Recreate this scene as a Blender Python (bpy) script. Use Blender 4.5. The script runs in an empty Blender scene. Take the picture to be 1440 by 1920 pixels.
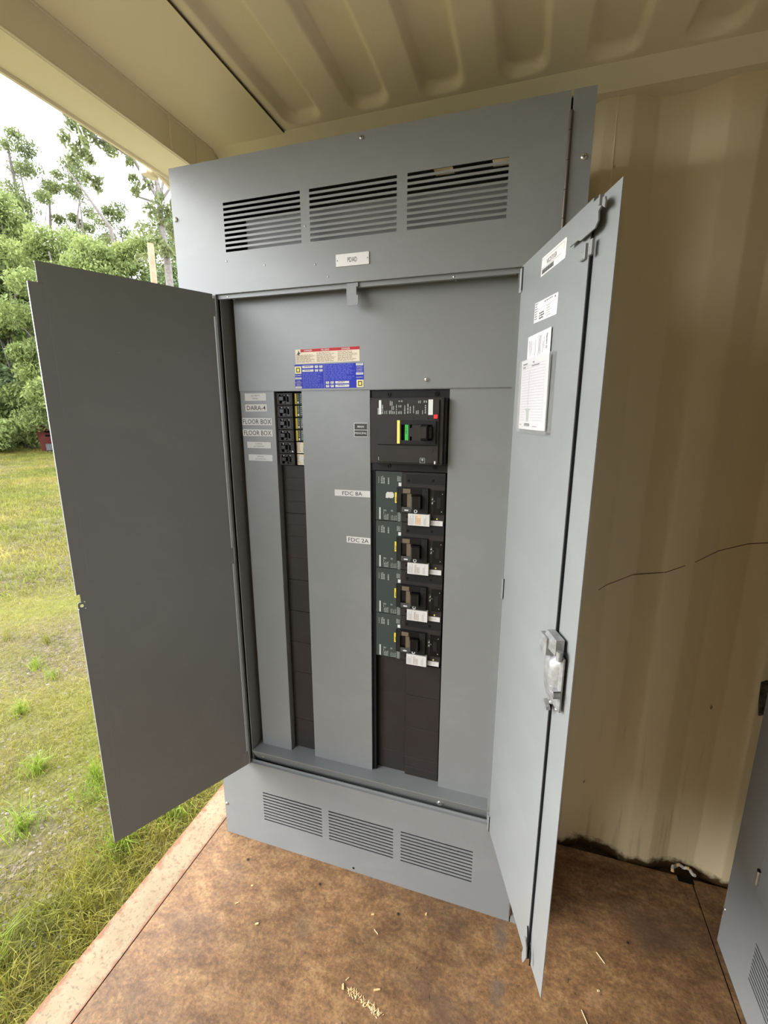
import bpy, math, random
import numpy as np
from mathutils import Matrix, Vector

random.seed(7)
rng = np.random.default_rng(11)
SC = bpy.context.scene
COL = SC.collection

# ---------------------------------------------------------------- camera
cam_d = bpy.data.cameras.new('camera')
cam = bpy.data.objects.new('camera', cam_d); COL.objects.link(cam)
cam_d.sensor_fit = 'AUTO'; cam_d.sensor_width = 36.0
cam_d.lens = 845.06 / 1920.0 * 36.0
cam_d.clip_start = 0.02; cam_d.clip_end = 300
RX = Vector((0.95331786, 0.30196838, 0.00038391))
RD = Vector((0.0652026, -0.20460368, -0.97667085))
RF = Vector((-0.29484517, 0.9311028, -0.21474147))
m = Matrix((RX, -RD, -RF)).transposed().to_4x4()
m.translation = Vector((1.03874, -1.22206, 1.62521))
cam.matrix_world = m
SC.camera = cam

# ---------------------------------------------------------------- world: bright overcast sky
w = bpy.data.worlds.new('world'); SC.world = w; w.use_nodes = True
nt = w.node_tree; nt.nodes.clear()
out = nt.nodes.new('ShaderNodeOutputWorld'); bg = nt.nodes.new('ShaderNodeBackground')
tc = nt.nodes.new('ShaderNodeTexCoord'); nz = nt.nodes.new('ShaderNodeTexNoise')
mp = nt.nodes.new('ShaderNodeMapping'); mp.inputs['Scale'].default_value = (1, 1, 2.2)
nz.inputs['Scale'].default_value = 2.3; nz.inputs['Detail'].default_value = 5
cr = nt.nodes.new('ShaderNodeValToRGB')
cr.color_ramp.elements[0].position = .30; cr.color_ramp.elements[0].color = (.70, .78, .92, 1)
cr.color_ramp.elements[1].position = .62; cr.color_ramp.elements[1].color = (.95, .97, 1, 1)
nt.links.new(tc.outputs['Generated'], mp.inputs['Vector']); nt.links.new(mp.outputs[0], nz.inputs['Vector'])
nt.links.new(nz.outputs['Fac'], cr.inputs[0]); nt.links.new(cr.outputs[0], bg.inputs['Color'])
bg.inputs['Strength'].default_value = 5.3
nt.links.new(bg.outputs[0], out.inputs[0])

# soft sun behind thin cloud
sd = bpy.data.lights.new('sun', 'SUN'); sd.energy = 4.6; sd.angle = math.radians(45); sd.color = (1, .97, .93)
sun = bpy.data.objects.new('sun', sd); COL.objects.link(sun)
sun.rotation_euler = Vector((0.90, 0.30, -.37)).to_track_quat('-Z', 'Y').to_euler()

SC.view_settings.view_transform = 'Standard'; SC.view_settings.look = 'None'
SC.view_settings.gamma = 1.0; SC.view_settings.use_curve_mapping = False
SC.view_settings.exposure = 0.52

# ---------------------------------------------------------------- materials
MATS = {}
def mat(name, col, rough=.5, metal=0., spec=.5, var=None, vscale=8., bump=0., bscale=60., rvar=0., emit=None):
    """procedural material: base colour with optional noise variation to var colour, noise bump"""
    M = bpy.data.materials.new(name); M.use_nodes = True; MATS[name] = M
    n = M.node_tree.nodes; l = M.node_tree.links; b = n['Principled BSDF']
    b.inputs['Base Color'].default_value = (*col, 1); b.inputs['Roughness'].default_value = rough
    b.inputs['Metallic'].default_value = metal; b.inputs['Specular IOR Level'].default_value = spec
    t = n.new('ShaderNodeTexCoord')
    if var is not None:
        z = n.new('ShaderNodeTexNoise'); z.inputs['Scale'].default_value = vscale; z.inputs['Detail'].default_value = 6
        z.inputs['Roughness'].default_value = .6
        r = n.new('ShaderNodeValToRGB'); r.color_ramp.elements[0].position = .35; r.color_ramp.elements[1].position = .65
        r.color_ramp.elements[0].color = (*col, 1); r.color_ramp.elements[1].color = (*var, 1)
        l.new(t.outputs['Object'], z.inputs['Vector']); l.new(z.outputs['Fac'], r.inputs[0]); l.new(r.outputs[0], b.inputs['Base Color'])
    if rvar:
        z = n.new('ShaderNodeTexNoise'); z.inputs['Scale'].default_value = 5; z.inputs['Detail'].default_value = 5
        q = n.new('ShaderNodeMapRange'); q.inputs['To Min'].default_value = rough - rvar; q.inputs['To Max'].default_value = rough + rvar
        l.new(t.outputs['Object'], z.inputs['Vector']); l.new(z.outputs['Fac'], q.inputs['Value']); l.new(q.outputs[0], b.inputs['Roughness'])
    if bump:
        z = n.new('ShaderNodeTexNoise'); z.inputs['Scale'].default_value = bscale; z.inputs['Detail'].default_value = 5
        u = n.new('ShaderNodeBump'); u.inputs['Strength'].default_value = bump; u.inputs['Distance'].default_value = .002
        l.new(t.outputs['Object'], z.inputs['Vector']); l.new(z.outputs['Fac'], u.inputs['Height']); l.new(u.outputs[0], b.inputs['Normal'])
    return M

def ramp(n, stops):
    r = n.new('ShaderNodeValToRGB'); e = r.color_ramp.elements
    while len(e) < len(stops): e.new(.5)
    for k, (p, c) in enumerate(stops):
        e[k].position = p; e[k].color = (*c, 1) if len(c) == 3 else c
    return r
def noise(n, l, vec, scale, detail=5, rough=.6, dist=0.):
    z = n.new('ShaderNodeTexNoise'); z.inputs['Scale'].default_value = scale; z.inputs['Detail'].default_value = detail
    z.inputs['Roughness'].default_value = rough; z.inputs['Distortion'].default_value = dist
    l.new(vec, z.inputs['Vector']); return z.outputs['Fac']
def mapping(n, l, vec, scale, loc=(0, 0, 0)):
    q = n.new('ShaderNodeMapping'); q.inputs['Scale'].default_value = scale; q.inputs['Location'].default_value = loc
    l.new(vec, q.inputs['Vector']); return q.outputs[0]
def mixc(n, l, fac, a, b):
    x = n.new('ShaderNodeMix'); x.data_type = 'RGBA'
    for s, v in ((x.inputs[0], fac), (x.inputs[6], a), (x.inputs[7], b)):
        if isinstance(v, (int, float)): s.default_value = v
        elif isinstance(v, tuple): s.default_value = (*v, 1)
        else: l.new(v, s)
    return x.outputs[2]
def mth(n, l, op, a, b=0., clamp=False):
    x = n.new('ShaderNodeMath'); x.operation = op; x.use_clamp = clamp
    for s, v in ((x.inputs[0], a), (x.inputs[1], b)):
        if isinstance(v, (int, float)): s.default_value = v
        else: l.new(v, s)
    return x.outputs[0]
def start(name, rough=.5, spec=.5):
    M = bpy.data.materials.new(name); M.use_nodes = True; MATS[name] = M
    n = M.node_tree.nodes; l = M.node_tree.links; b = n['Principled BSDF']
    b.inputs['Roughness'].default_value = rough; b.inputs['Specular IOR Level'].default_value = spec
    t = n.new('ShaderNodeTexCoord')
    return M, n, l, b, t.outputs['Object']
def bumpit(n, l, b, h, strength=.4, dist=.003):
    u = n.new('ShaderNodeBump'); u.inputs['Strength'].default_value = strength; u.inputs['Distance'].default_value = dist
    l.new(h, u.inputs['Height']); l.new(u.outputs[0], b.inputs['Normal'])

# grey enamel of the panels, faint dusty smudges and orange peel
M, n, l, b, P = start('grey_enamel', .30, .5)
s1 = ramp(n, [(.50, (0, 0, 0)), (.78, (1, 1, 1))]); l.new(noise(n, l, mapping(n, l, P, (1, 1, 1.6)), 5., 7, .7, .6), s1.inputs[0])
fac = mth(n, l, 'MULTIPLY', s1.outputs[0], .22)
l.new(mixc(n, l, fac, (.182, .190, .190), (.28, .285, .28)), b.inputs['Base Color'])
q = n.new('ShaderNodeMapRange'); q.inputs['To Min'].default_value = .27; q.inputs['To Max'].default_value = .38
l.new(noise(n, l, P, 4.), q.inputs['Value']); l.new(q.outputs[0], b.inputs['Roughness'])
bumpit(n, l, b, noise(n, l, P, 420., 2), .05, .001)

mat('gap_shade', (.012, .012, .013), .6, spec=.1)  # near-black colour standing in for shade in gaps and behind the covers
mat('black_plastic', (.012, .012, .013), .42, spec=.16, var=(.016, .016, .016), vscale=30, bump=.12, bscale=900)
mat('brown_black_plastic', (.025, .0215, .020), .45, spec=.18, var=(.030, .026, .0245), vscale=12, bump=.12, bscale=900)
mat('glossy_black', (.006, .006, .007), .2, spec=.22)
mat('grey_plastic', (.06, .063, .063), .4, spec=.2)
mat('tan_plastic', (.13, .10, .065), .3)
mat('breaker_green', (.042, .054, .049), .5, spec=.15, var=(.046, .056, .050), vscale=20)
mat('print_white', (.62, .64, .62), .6)
mat('print_grey', (.30, .33, .31), .6)
mat('print_black', (.03, .03, .03), .6)
mat('print_brown', (.25, .19, .12), .6)
mat('print_pale_blue', (.09, .12, .55), .5, spec=.2)
mat('label_white', (.56, .55, .53), .5)
mat('tape_grey', (.52, .52, .50), .45)
mat('sticker_cream', (.66, .58, .45), .5)
mat('sticker_red', (.40, .015, .02), .45, spec=.2)
mat('sticker_blue', (.010, .018, .36), .4, spec=.2)
mat('sticker_yellow', (.75, .62, .03), .45)
mat('sticker_orange', (.70, .50, .34), .5)
mat('logo_yellow', (.75, .68, .14), .45)
mat('bright_green', (.02, .42, .05), .4)
mat('pure_red', (.65, .02, .03), .4)
mat('zinc', (.62, .62, .60), .32, metal=.85, var=(.45, .45, .43), vscale=40, bump=.2, bscale=120)
mat('cast_chrome', (.34, .345, .345), .42, metal=.5, var=(.22, .22, .22), vscale=60, bump=.25, bscale=150)
mat('hinge_brown', (.10, .085, .07), .4, metal=.5)
mat('hole_black', (.004, .004, .004), .8, spec=.1)
mat('paper', (.50, .485, .50), .8)
mat('paper_line', (.22, .22, .25), .7)
mat('bark', (.10, .085, .07), .9, var=(.17, .15, .13), vscale=14, bump=.6, bscale=30)
mat('pole_wood', (.20, .14, .08), .8, var=(.28, .20, .12), vscale=10, bump=.4, bscale=40)
mat('dumpster_red', (.085, .016, .012), .7, spec=.2, var=(.12, .03, .022), vscale=5)
mat('debris_white', (.5, .5, .5), .6)
mat('box_grey', (.08, .085, .08), .6)
mat('stone', (.13, .105, .075), .85, var=(.24, .205, .16), vscale=25, bump=.5, bscale=60)
mat('splinter', (.62, .36, .14), .7, var=(.75, .55, .30), vscale=80)
mat('straw', (.55, .42, .24), .7)
mat('rusty_metal', (.10, .05, .025), .85, var=(.05, .025, .012), vscale=18, bump=.8, bscale=80)
mat('worn_patch', (.10, .09, .06), .8, var=(.02, .015, .01), vscale=60, bump=.6, bscale=90)

pl = bpy.data.materials.new('clear_film'); pl.use_nodes = True; MATS['clear_film'] = pl
bb = pl.node_tree.nodes['Principled BSDF']; bb.inputs['Base Color'].default_value = (.5, .5, .48, 1)
bb.inputs['Alpha'].default_value = .12; bb.inputs['Roughness'].default_value = .18

# cream container paint
def cream(name, dirt_shade):
    M, n, l, b, P = start(name, .42, .5)
    ca, cb = ((.72, .61, .39), (.65, .54, .33)) if dirt_shade else ((.88, .80, .60), (.83, .74, .54))  # one paint: ceiling lightened, wall darkened, lighting put into the base tones
    base = mixc(n, l, mth(n, l, 'MULTIPLY', noise(n, l, P, 3., 6), .5), ca, cb)
    if dirt_shade:
        sep = n.new('ShaderNodeSeparateXYZ'); l.new(P, sep.inputs[0])
        low = n.new('ShaderNodeMapRange'); low.inputs['From Min'].default_value = .85; low.inputs['From Max'].default_value = 0.
        low.inputs['To Min'].default_value = 0.; low.inputs['To Max'].default_value = .18; l.new(sep.outputs[2], low.inputs['Value'])
        streak = noise(n, l, mapping(n, l, P, (26, 26, 1.6)), 1., 6, .65)
        thr = mth(n, l, 'ADD', streak, low.outputs[0])
        f = ramp(n, [(.68, (0, 0, 0)), (.88, (1, 1, 1))]); l.new(thr, f.inputs[0])
        base = mixc(n, l, mth(n, l, 'MULTIPLY', f.outputs[0], .55), base, (.20, .13, .055))
        sp = ramp(n, [(.735, (0, 0, 0)), (.76, (1, 1, 1))]); l.new(noise(n, l, mapping(n, l, P, (1, 1, .6)), 17., 3, .5, .4), sp.inputs[0])
        base = mixc(n, l, mth(n, l, 'MULTIPLY', sp.outputs[0], .8), base, (.07, .04, .015))
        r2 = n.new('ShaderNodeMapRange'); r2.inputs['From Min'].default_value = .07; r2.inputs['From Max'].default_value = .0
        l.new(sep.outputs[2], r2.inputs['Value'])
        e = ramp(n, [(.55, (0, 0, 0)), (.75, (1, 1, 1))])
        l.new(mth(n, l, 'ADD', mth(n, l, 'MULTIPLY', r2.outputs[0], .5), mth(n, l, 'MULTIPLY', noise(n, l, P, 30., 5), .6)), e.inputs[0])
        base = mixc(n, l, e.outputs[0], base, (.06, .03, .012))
    l.new(base, b.inputs['Base Color'])
    bumpit(n, l, b, noise(n, l, P, 60., 4), .12, .002)
cream('cream_paint', False); cream('cream_wall_paint', True)

# plywood floor
M, n, l, b, P = start('plywood', .62, .35)
big = noise(n, l, P, 2.6, 7, .62, .2); mid = noise(n, l, mapping(n, l, P, (1, 1.6, 1)), 12., 8, .78, .15)
fine = noise(n, l, mapping(n, l, P, (1, 1, 1)), 90., 5, .7)
c1 = ramp(n, [(.33, (.120, .060, .025)), (.50, (.235, .128, .056)), (.66, (.34, .205, .094))]); l.new(mid, c1.inputs[0])
c2 = ramp(n, [(.36, (.42, .42, .42)), (.62, (1., 1., 1.))]); l.new(big, c2.inputs[0])
x = n.new('ShaderNodeMix'); x.data_type = 'RGBA'; x.blend_type = 'MULTIPLY'; x.inputs[0].default_value = .75
l.new(c1.outputs[0], x.inputs[6]); l.new(c2.outputs[0], x.inputs[7])
c3 = ramp(n, [(.38, (.60, .60, .60)), (.62, (1.22, 1.18, 1.12))]); l.new(fine, c3.inputs[0])
y = n.new('ShaderNodeMix'); y.data_type = 'RGBA'; y.blend_type = 'MULTIPLY'; y.inputs[0].default_value = .8
l.new(x.outputs[2], y.inputs[6]); l.new(c3.outputs[0], y.inputs[7])
# short dark gouges
g = ramp(n, [(.70, (0, 0, 0)), (.745, (1, 1, 1))]); l.new(noise(n, l, mapping(n, l, P, (1.6, .7, 1)), 38., 3, .5, 1.2), g.inputs[0])
z2 = mixc(n, l, mth(n, l, 'MULTIPLY', g.outputs[0], .75), y.outputs[2], (.05, .028, .014))
# pale scratches
g2 = ramp(n, [(.485, (0, 0, 0)), (.5, (1, 1, 1)), (.515, (0, 0, 0))]); l.new(noise(n, l, mapping(n, l, P, (1., 1.4, 1)), 3.1, 2, .5, .8), g2.inputs[0])
z3 = mixc(n, l, mth(n, l, 'MULTIPLY', g2.outputs[0], .0), z2, (.55, .42, .28))
# worn pale patches and black tyre-like stains
sep = n.new('ShaderNodeSeparateXYZ'); l.new(P, sep.inputs[0])
def strip(x0, x1, soft):
    a = n.new('ShaderNodeMapRange'); a.inputs['From Min'].default_value = x0 - soft; a.inputs['From Max'].default_value = x0; l.new(sep.outputs[0], a.inputs['Value'])
    c = n.new('ShaderNodeMapRange'); c.inputs['From Min'].default_value = x1 + soft; c.inputs['From Max'].default_value = x1; l.new(sep.outputs[0], c.inputs['Value'])
    return mth(n, l, 'MULTIPLY', a.outputs[0], c.outputs[0])
st = ramp(n, [(.42, (0, 0, 0)), (.56, (1, 1, 1))]); l.new(noise(n, l, mapping(n, l, P, (2, 5, 1)), 4.), st.inputs[0])
st2 = ramp(n, [(.52, (0, 0, 0)), (.68, (1, 1, 1))]); l.new(noise(n, l, mapping(n, l, P, (1, 1.3, 1), (3.3, 1.7, 0)), 3.4, 6, .65, .3), st2.inputs[0])
z3 = mixc(n, l, mth(n, l, 'MULTIPLY', st2.outputs[0], .55), z3, (.085, .052, .036))
z4 = mixc(n, l, mth(n, l, 'MULTIPLY', mth(n, l, 'MULTIPLY', strip(1.048, 1.066, .018), st.outputs[0]), .5), z3, (.09, .085, .08))
l.new(z4, b.inputs['Base Color'])
bumpit(n, l, b, mth(n, l, 'ADD', mth(n, l, 'MULTIPLY', fine, .5), mth(n, l, 'SUBTRACT', mid, mth(n, l, 'MULTIPLY', g.outputs[0], .8))), .45, .004)

# painted sill, cream with rust freckles and a rusted outer edge
M, n, l, b, P = start('sill_paint', .55, .4)
sep = n.new('ShaderNodeSeparateXYZ'); l.new(P, sep.inputs[0])
ed = n.new('ShaderNodeMapRange'); ed.inputs['From Min'].default_value = -.135; ed.inputs['From Max'].default_value = -.168; l.new(sep.outputs[0], ed.inputs['Value'])
ed2 = n.new('ShaderNodeMapRange'); ed2.inputs['From Min'].default_value = -.062; ed2.inputs['From Max'].default_value = -.045; l.new(sep.outputs[0], ed2.inputs['Value'])
nn = noise(n, l, P, 34., 7, .72)
e1 = ramp(n, [(.54, (0, 0, 0)), (.74, (1, 1, 1))])
l.new(mth(n, l, 'ADD', nn, mth(n, l, 'MULTIPLY', mth(n, l, 'ADD', ed.outputs[0], ed2.outputs[0]), .26)), e1.inputs[0])
cc = ramp(n, [(.35, (.19, .135, .068)), (.65, (.235, .185, .105))]); l.new(noise(n, l, P, 7.), cc.inputs[0])
z1 = mixc(n, l, e1.outputs[0], cc.outputs[0], (.17, .065, .022))
sp = ramp(n, [(.57, (0, 0, 0)), (.64, (1, 1, 1))]); l.new(noise(n, l, P, 85., 4, .6), sp.inputs[0])
l.new(mixc(n, l, mth(n, l, 'MULTIPLY', sp.outputs[0], .65), z1, (.10, .055, .024)), b.inputs['Base Color'])
bumpit(n, l, b, nn, .5, .003)

# ground: dirt, gravel and moss
M, n, l, b, P = start('field_soil', .95, .15)
gv = n.new('ShaderNodeTexVoronoi'); gv.inputs['Scale'].default_value = 30; l.new(P, gv.inputs['Vector'])
gvr = ramp(n, [(.0, (.145, .118, .085)), (.5, (.10, .078, .052)), (1., (.045, .034, .022))]); l.new(gv.outputs['Distance'], gvr.inputs[0])
pt = n.new('ShaderNodeTexNoise'); pt.inputs['Scale'].default_value = .9; pt.inputs['Detail'].default_value = 8; l.new(P, pt.inputs['Vector'])
pr = ramp(n, [(.40, (0, 0, 0)), (.60, (1, 1, 1))]); l.new(pt.outputs['Fac'], pr.inputs[0])
gr = ramp(n, [(.3, (.085, .092, .016)), (.7, (.14, .135, .025))]); l.new(noise(n, l, P, 12., 6, .7), gr.inputs[0])
l.new(mixc(n, l, mth(n, l, 'MULTIPLY', pr.outputs[0], .8), gvr.outputs[0], gr.outputs[0]), b.inputs['Base Color'])
bumpit(n, l, b, gv.outputs['Distance'], .8, .02)

# leaves and grass: colour varies from leaf to leaf and between patches
def leafmat(name, c0, c1, c2, scale, fine=9.):
    M, n, l, b, P = start(name, .6, .25)
    r = ramp(n, [(.30, c0), (.5, c1), (.70, c2)]); l.new(noise(n, l, P, scale, 3, .6), r.inputs[0])
    r2 = ramp(n, [(.3, (.65, .65, .65)), (.7, (1.3, 1.3, 1.3))]); l.new(noise(n, l, P, fine, 2), r2.inputs[0])
    x = n.new('ShaderNodeMix'); x.data_type = 'RGBA'; x.blend_type = 'MULTIPLY'; x.inputs[0].default_value = 1.
    l.new(r.outputs[0], x.inputs[6]); l.new(r2.outputs[0], x.inputs[7])
    l.new(x.outputs[2], b.inputs['Base Color'])
    tr = n.new('ShaderNodeBsdfTranslucent'); l.new(x.outputs[2], tr.inputs['Color'])
    ms = n.new('ShaderNodeMixShader'); ms.inputs[0].default_value = .35
    l.new(b.outputs[0], ms.inputs[1]); l.new(tr.outputs[0], ms.inputs[2]); l.new(ms.outputs[0], n['Material Output'].inputs[0])
leafmat('leaf_mid', (.11, .15, .07), (.15, .20, .085), (.20, .25, .10), .5)
leafmat('leaf_lime', (.16, .20, .065), (.21, .26, .08), (.29, .33, .10), .6)
leafmat('leaf_dull', (.10, .12, .045), (.15, .175, .06), (.20, .23, .08), .5)
leafmat('leaf_airy', (.10, .12, .05), (.14, .16, .06), (.20, .22, .08), .8)
leafmat('grass_far', (.115, .145, .022), (.19, .185, .035), (.27, .22, .06), .55, 4.)
leafmat('grass_near', (.14, .155, .018), (.20, .19, .025), (.27, .225, .05), 1.6, 14.)
leafmat('grass_dry', (.22, .165, .055), (.28, .215, .08), (.34, .27, .11), 3., 20.)
leafmat('grass_lush', (.13, .19, .02), (.19, .26, .03), (.25, .32, .04), 9., 30.)

# ---------------------------------------------------------------- mesh builder
class MB:
    def __init__(s, T=None): s.v = []; s.f = []; s.mi = []; s.mn = []; s.T = T; s.sm = []
    def _m(s, name):
        if name not in s.mn: s.mn.append(name)
        return s.mn.index(name)
    def add(s, verts, faces, m, smooth=False):
        k = len(s.v); i = s._m(m)
        s.v.extend([tuple(p) for p in verts])
        for f in faces: s.f.append([a + k for a in f]); s.mi.append(i); s.sm.append(smooth)
        return s
    def box(s, x0, x1, y0, y1, z0, z1, m):
        return s.add([(x0, y0, z0), (x1, y0, z0), (x1, y1, z0), (x0, y1, z0), (x0, y0, z1), (x1, y0, z1), (x1, y1, z1), (x0, y1, z1)],
                     [(0, 3, 2, 1), (4, 5, 6, 7), (0, 1, 5, 4), (1, 2, 6, 5), (2, 3, 7, 6), (3, 0, 4, 7)], m)
    def bbox(s, x0, x1, y0, y1, z0, z1, m, c=.001):
        """box whose front (-y) edges are chamfered"""
        V = [(x0, y0 + c, z0), (x1, y0 + c, z0), (x1, y1, z0), (x0, y1, z0), (x0, y0 + c, z1), (x1, y0 + c, z1), (x1, y1, z1), (x0, y1, z1),
             (x0 + c, y0, z0 + c), (x1 - c, y0, z0 + c), (x1 - c, y0, z1 - c), (x0 + c, y0, z1 - c)]
        return s.add(V, [(0, 3, 2, 1), (4, 5, 6, 7), (1, 2, 6, 5), (2, 3, 7, 6), (3, 0, 4, 7), (8, 9, 10, 11), (0, 1, 9, 8), (1, 5, 10, 9), (5, 4, 11, 10), (4, 0, 8, 11)], m)
    def prism(s, poly, y0, y1, m):
        """poly: list of (x,z), extruded along y"""
        k = len(poly); V = [(a, y0, b) for a, b in poly] + [(a, y1, b) for a, b in poly]
        F = [tuple(range(k)), tuple(range(2 * k - 1, k - 1, -1))] + [(i, i + k, (i + 1) % k + k, (i + 1) % k) for i in range(k)]
        return s.add(V, F, m)
    def prismx(s, poly, x0, x1, m):
        """poly: list of (y,z), extruded along x"""
        k = len(poly); V = [(x0, a, b) for a, b in poly] + [(x1, a, b) for a, b in poly]
        F = [tuple(range(k)), tuple(range(2 * k - 1, k - 1, -1))] + [(i, i + k, (i + 1) % k + k, (i + 1) % k) for i in range(k)]
        return s.add(V, F, m)
    def quad(s, x0, x1, z0, z1, y, m): return s.add([(x0, y, z0), (x1, y, z0), (x1, y, z1), (x0, y, z1)], [(0, 1, 2, 3)], m)
    def cyl(s, p, q, r, m, k=12, r2=None, smooth=True):
        p = Vector(p); q = Vector(q); d = (q - p).normalized(); r2 = r if r2 is None else r2
        a = d.orthogonal().normalized(); b = d.cross(a)
        V = [p + (a * math.cos(t) + b * math.sin(t)) * r for t in [2 * math.pi * i / k for i in range(k)]]
        V += [q + (a * math.cos(t) + b * math.sin(t)) * r2 for t in [2 * math.pi * i / k for i in range(k)]]
        s.add(V, [(i, (i + 1) % k, (i + 1) % k + k, i + k) for i in range(k)], m, smooth)
        s.add([V[i] for i in range(k)], [tuple(range(k - 1, -1, -1))], m); s.add([V[i + k] for i in range(k)], [tuple(range(k))], m)
        return s
    def dome(s, x, y, z, r, h, m, k=14, n=4):
        V = []; F = []
        for j in range(n):
            t = j / n * math.pi / 2
            for i in range(k):
                a = 2 * math.pi * i / k; V.append((x + r * math.cos(t) * math.cos(a), y - h * math.sin(t), z + r * math.cos(t) * math.sin(a)))
        V.append((x, y - h, z))
        for j in range(n - 1):
            for i in range(k): F.append((j * k + i, j * k + (i + 1) % k, (j + 1) * k + (i + 1) % k, (j + 1) * k + i))
        for i in range(k): F.append(((n - 1) * k + i, (n - 1) * k + (i + 1) % k, n * k))
        return s.add(V, F, m, True)
    def ring(s, x, y, z, r0, r1, m, k=18, d=.0008):
        V = []; F = []
        for i in range(k):
            c, q = math.cos(2 * math.pi * i / k), math.sin(2 * math.pi * i / k)
            V += [(x + r0 * c, y, z + r0 * q), (x + r1 * c, y, z + r1 * q), (x + r1 * c, y + d, z + r1 * q)]
        for i in range(k):
            j = (i + 1) % k; F += [(3 * i, 3 * i + 1, 3 * j + 1, 3 * j), (3 * i + 1, 3 * i + 2, 3 * j + 2, 3 * j + 1)]
        return s.add(V, F, m)
    def plate(s, xs, zs, holes, y0, y1, m):
        """sheet with rectangular holes cut through; xs=(x0,x1) zs=(z0,z1)"""
        X = sorted({xs[0], xs[1], *[h[0] for h in holes], *[h[1] for h in holes]}); Z = sorted({zs[0], zs[1], *[h[2] for h in holes], *[h[3] for h in holes]})
        X = [a for a in X if xs[0] <= a <= xs[1]]; Z = [a for a in Z if zs[0] <= a <= zs[1]]
        nx, nz = len(X) - 1, len(Z) - 1
        solid = [[True] * nz for _ in range(nx)]
        for i in range(nx):
            for j in range(nz):
                cx, cz = (X[i] + X[i + 1]) / 2, (Z[j] + Z[j + 1]) / 2
                if any(h[0] < cx < h[1] and h[2] < cz < h[3] for h in holes): solid[i][j] = False
        V = []; D = {}
        def vid(i, j, k):
            if (i, j, k) not in D: D[(i, j, k)] = len(V); V.append((X[i], (y0, y1)[k], Z[j]))
            return D[(i, j, k)]
        F = []
        for i in range(nx):
            for j in range(nz):
                if not solid[i][j]: continue
                F.append([vid(i, j, 0), vid(i + 1, j, 0), vid(i + 1, j + 1, 0), vid(i, j + 1, 0)])
                F.append([vid(i, j, 1), vid(i, j + 1, 1), vid(i + 1, j + 1, 1), vid(i + 1, j, 1)])
                if i == 0 or not solid[i - 1][j]: F.append([vid(i, j, 0), vid(i, j + 1, 0), vid(i, j + 1, 1), vid(i, j, 1)])
                if i == nx - 1 or not solid[i + 1][j]: F.append([vid(i + 1, j, 0), vid(i + 1, j, 1), vid(i + 1, j + 1, 1), vid(i + 1, j + 1, 0)])
                if j == 0 or not solid[i][j - 1]: F.append([vid(i, j, 0), vid(i, j, 1), vid(i + 1, j, 1), vid(i + 1, j, 0)])
                if j == nz - 1 or not solid[i][j + 1]: F.append([vid(i, j + 1, 0), vid(i + 1, j + 1, 0), vid(i + 1, j + 1, 1), vid(i, j + 1, 1)])
        return s.add(V, F, m)
    def text(s, txt, x, z, h, y, m, fit=None, rot=0, bold=0.):
        """flat lettering centred on (x,z), capital height h, optional total width fit"""
        V, F, wd, ht = glyphs(txt, bold)
        sx = h / .70; kx = sx if fit is None else fit / wd
        c, q = math.cos(rot), math.sin(rot); P = []
        for a, b_ in V:
            a = (a - wd / 2) * kx; b_ = (b_ - .35) * sx
            P.append((x + a * c - b_ * q, y, z + a * q + b_ * c))
        return s.add(P, F, m)
    def bars(s, x0, x1, z0, z1, rows, y, m, fill=.6, seed=0, vertical=False, words=5):
        """rows of fine print"""
        r = random.Random(seed); F = []
        for k in range(rows):
            t0 = k / rows; t1 = (k + fill) / rows; p = 0.
            end = r.uniform(.7, 1.)
            while p < end:
                w_ = r.uniform(.4, 1.4) / words; e = min(p + w_, end)
                if vertical: s.quad(x0 + (x1 - x0) * t0, x0 + (x1 - x0) * t1, z0 + (z1 - z0) * p, z0 + (z1 - z0) * e, y, m)
                else: s.quad(x0 + (x1 - x0) * p, x0 + (x1 - x0) * e, z1 - (z1 - z0) * t1, z1 - (z1 - z0) * t0, y, m)
                p = e + .25 / words
        return s
    def mesh(s, name):
        me = bpy.data.meshes.new(name)
        V = s.v
        if s.T is not None: V = [tuple(s.T @ Vector(p)) for p in V]
        me.from_pydata(V, [], s.f)
        for k in s.mn: me.materials.append(MATS[k])
        me.polygons.foreach_set('material_index', s.mi); me.polygons.foreach_set('use_smooth', s.sm)
        me.update(); return me
    def build(s, name, parent=None, loc=None, **props):
        o = bpy.data.objects.new(name, s.mesh(name)); COL.objects.link(o)
        if parent is not None: o.parent = parent
        if loc is not None: o.location = loc
        for k, v in props.items(): o[k] = v
        return o
_G = {}
def glyphs(txt, bold):
    if (txt, bold) in _G: return _G[(txt, bold)]
    cu = bpy.data.curves.new('t', 'FONT'); cu.body = txt; cu.size = 1.; cu.resolution_u = 2; cu.offset = bold
    o = bpy.data.objects.new('t', cu); me = o.to_mesh()
    V = [(v.co.x, v.co.y) for v in me.vertices]; F = [tuple(p.vertices) for p in me.polygons]
    o.to_mesh_clear(); bpy.data.objects.remove(o); bpy.data.curves.remove(cu)
    x0 = min(a for a, _ in V); x1 = max(a for a, _ in V); V = [(a - x0, b) for a, b in V]
    _G[(txt, bold)] = (V, F, x1 - x0, 1.); return _G[(txt, bold)]

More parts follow.
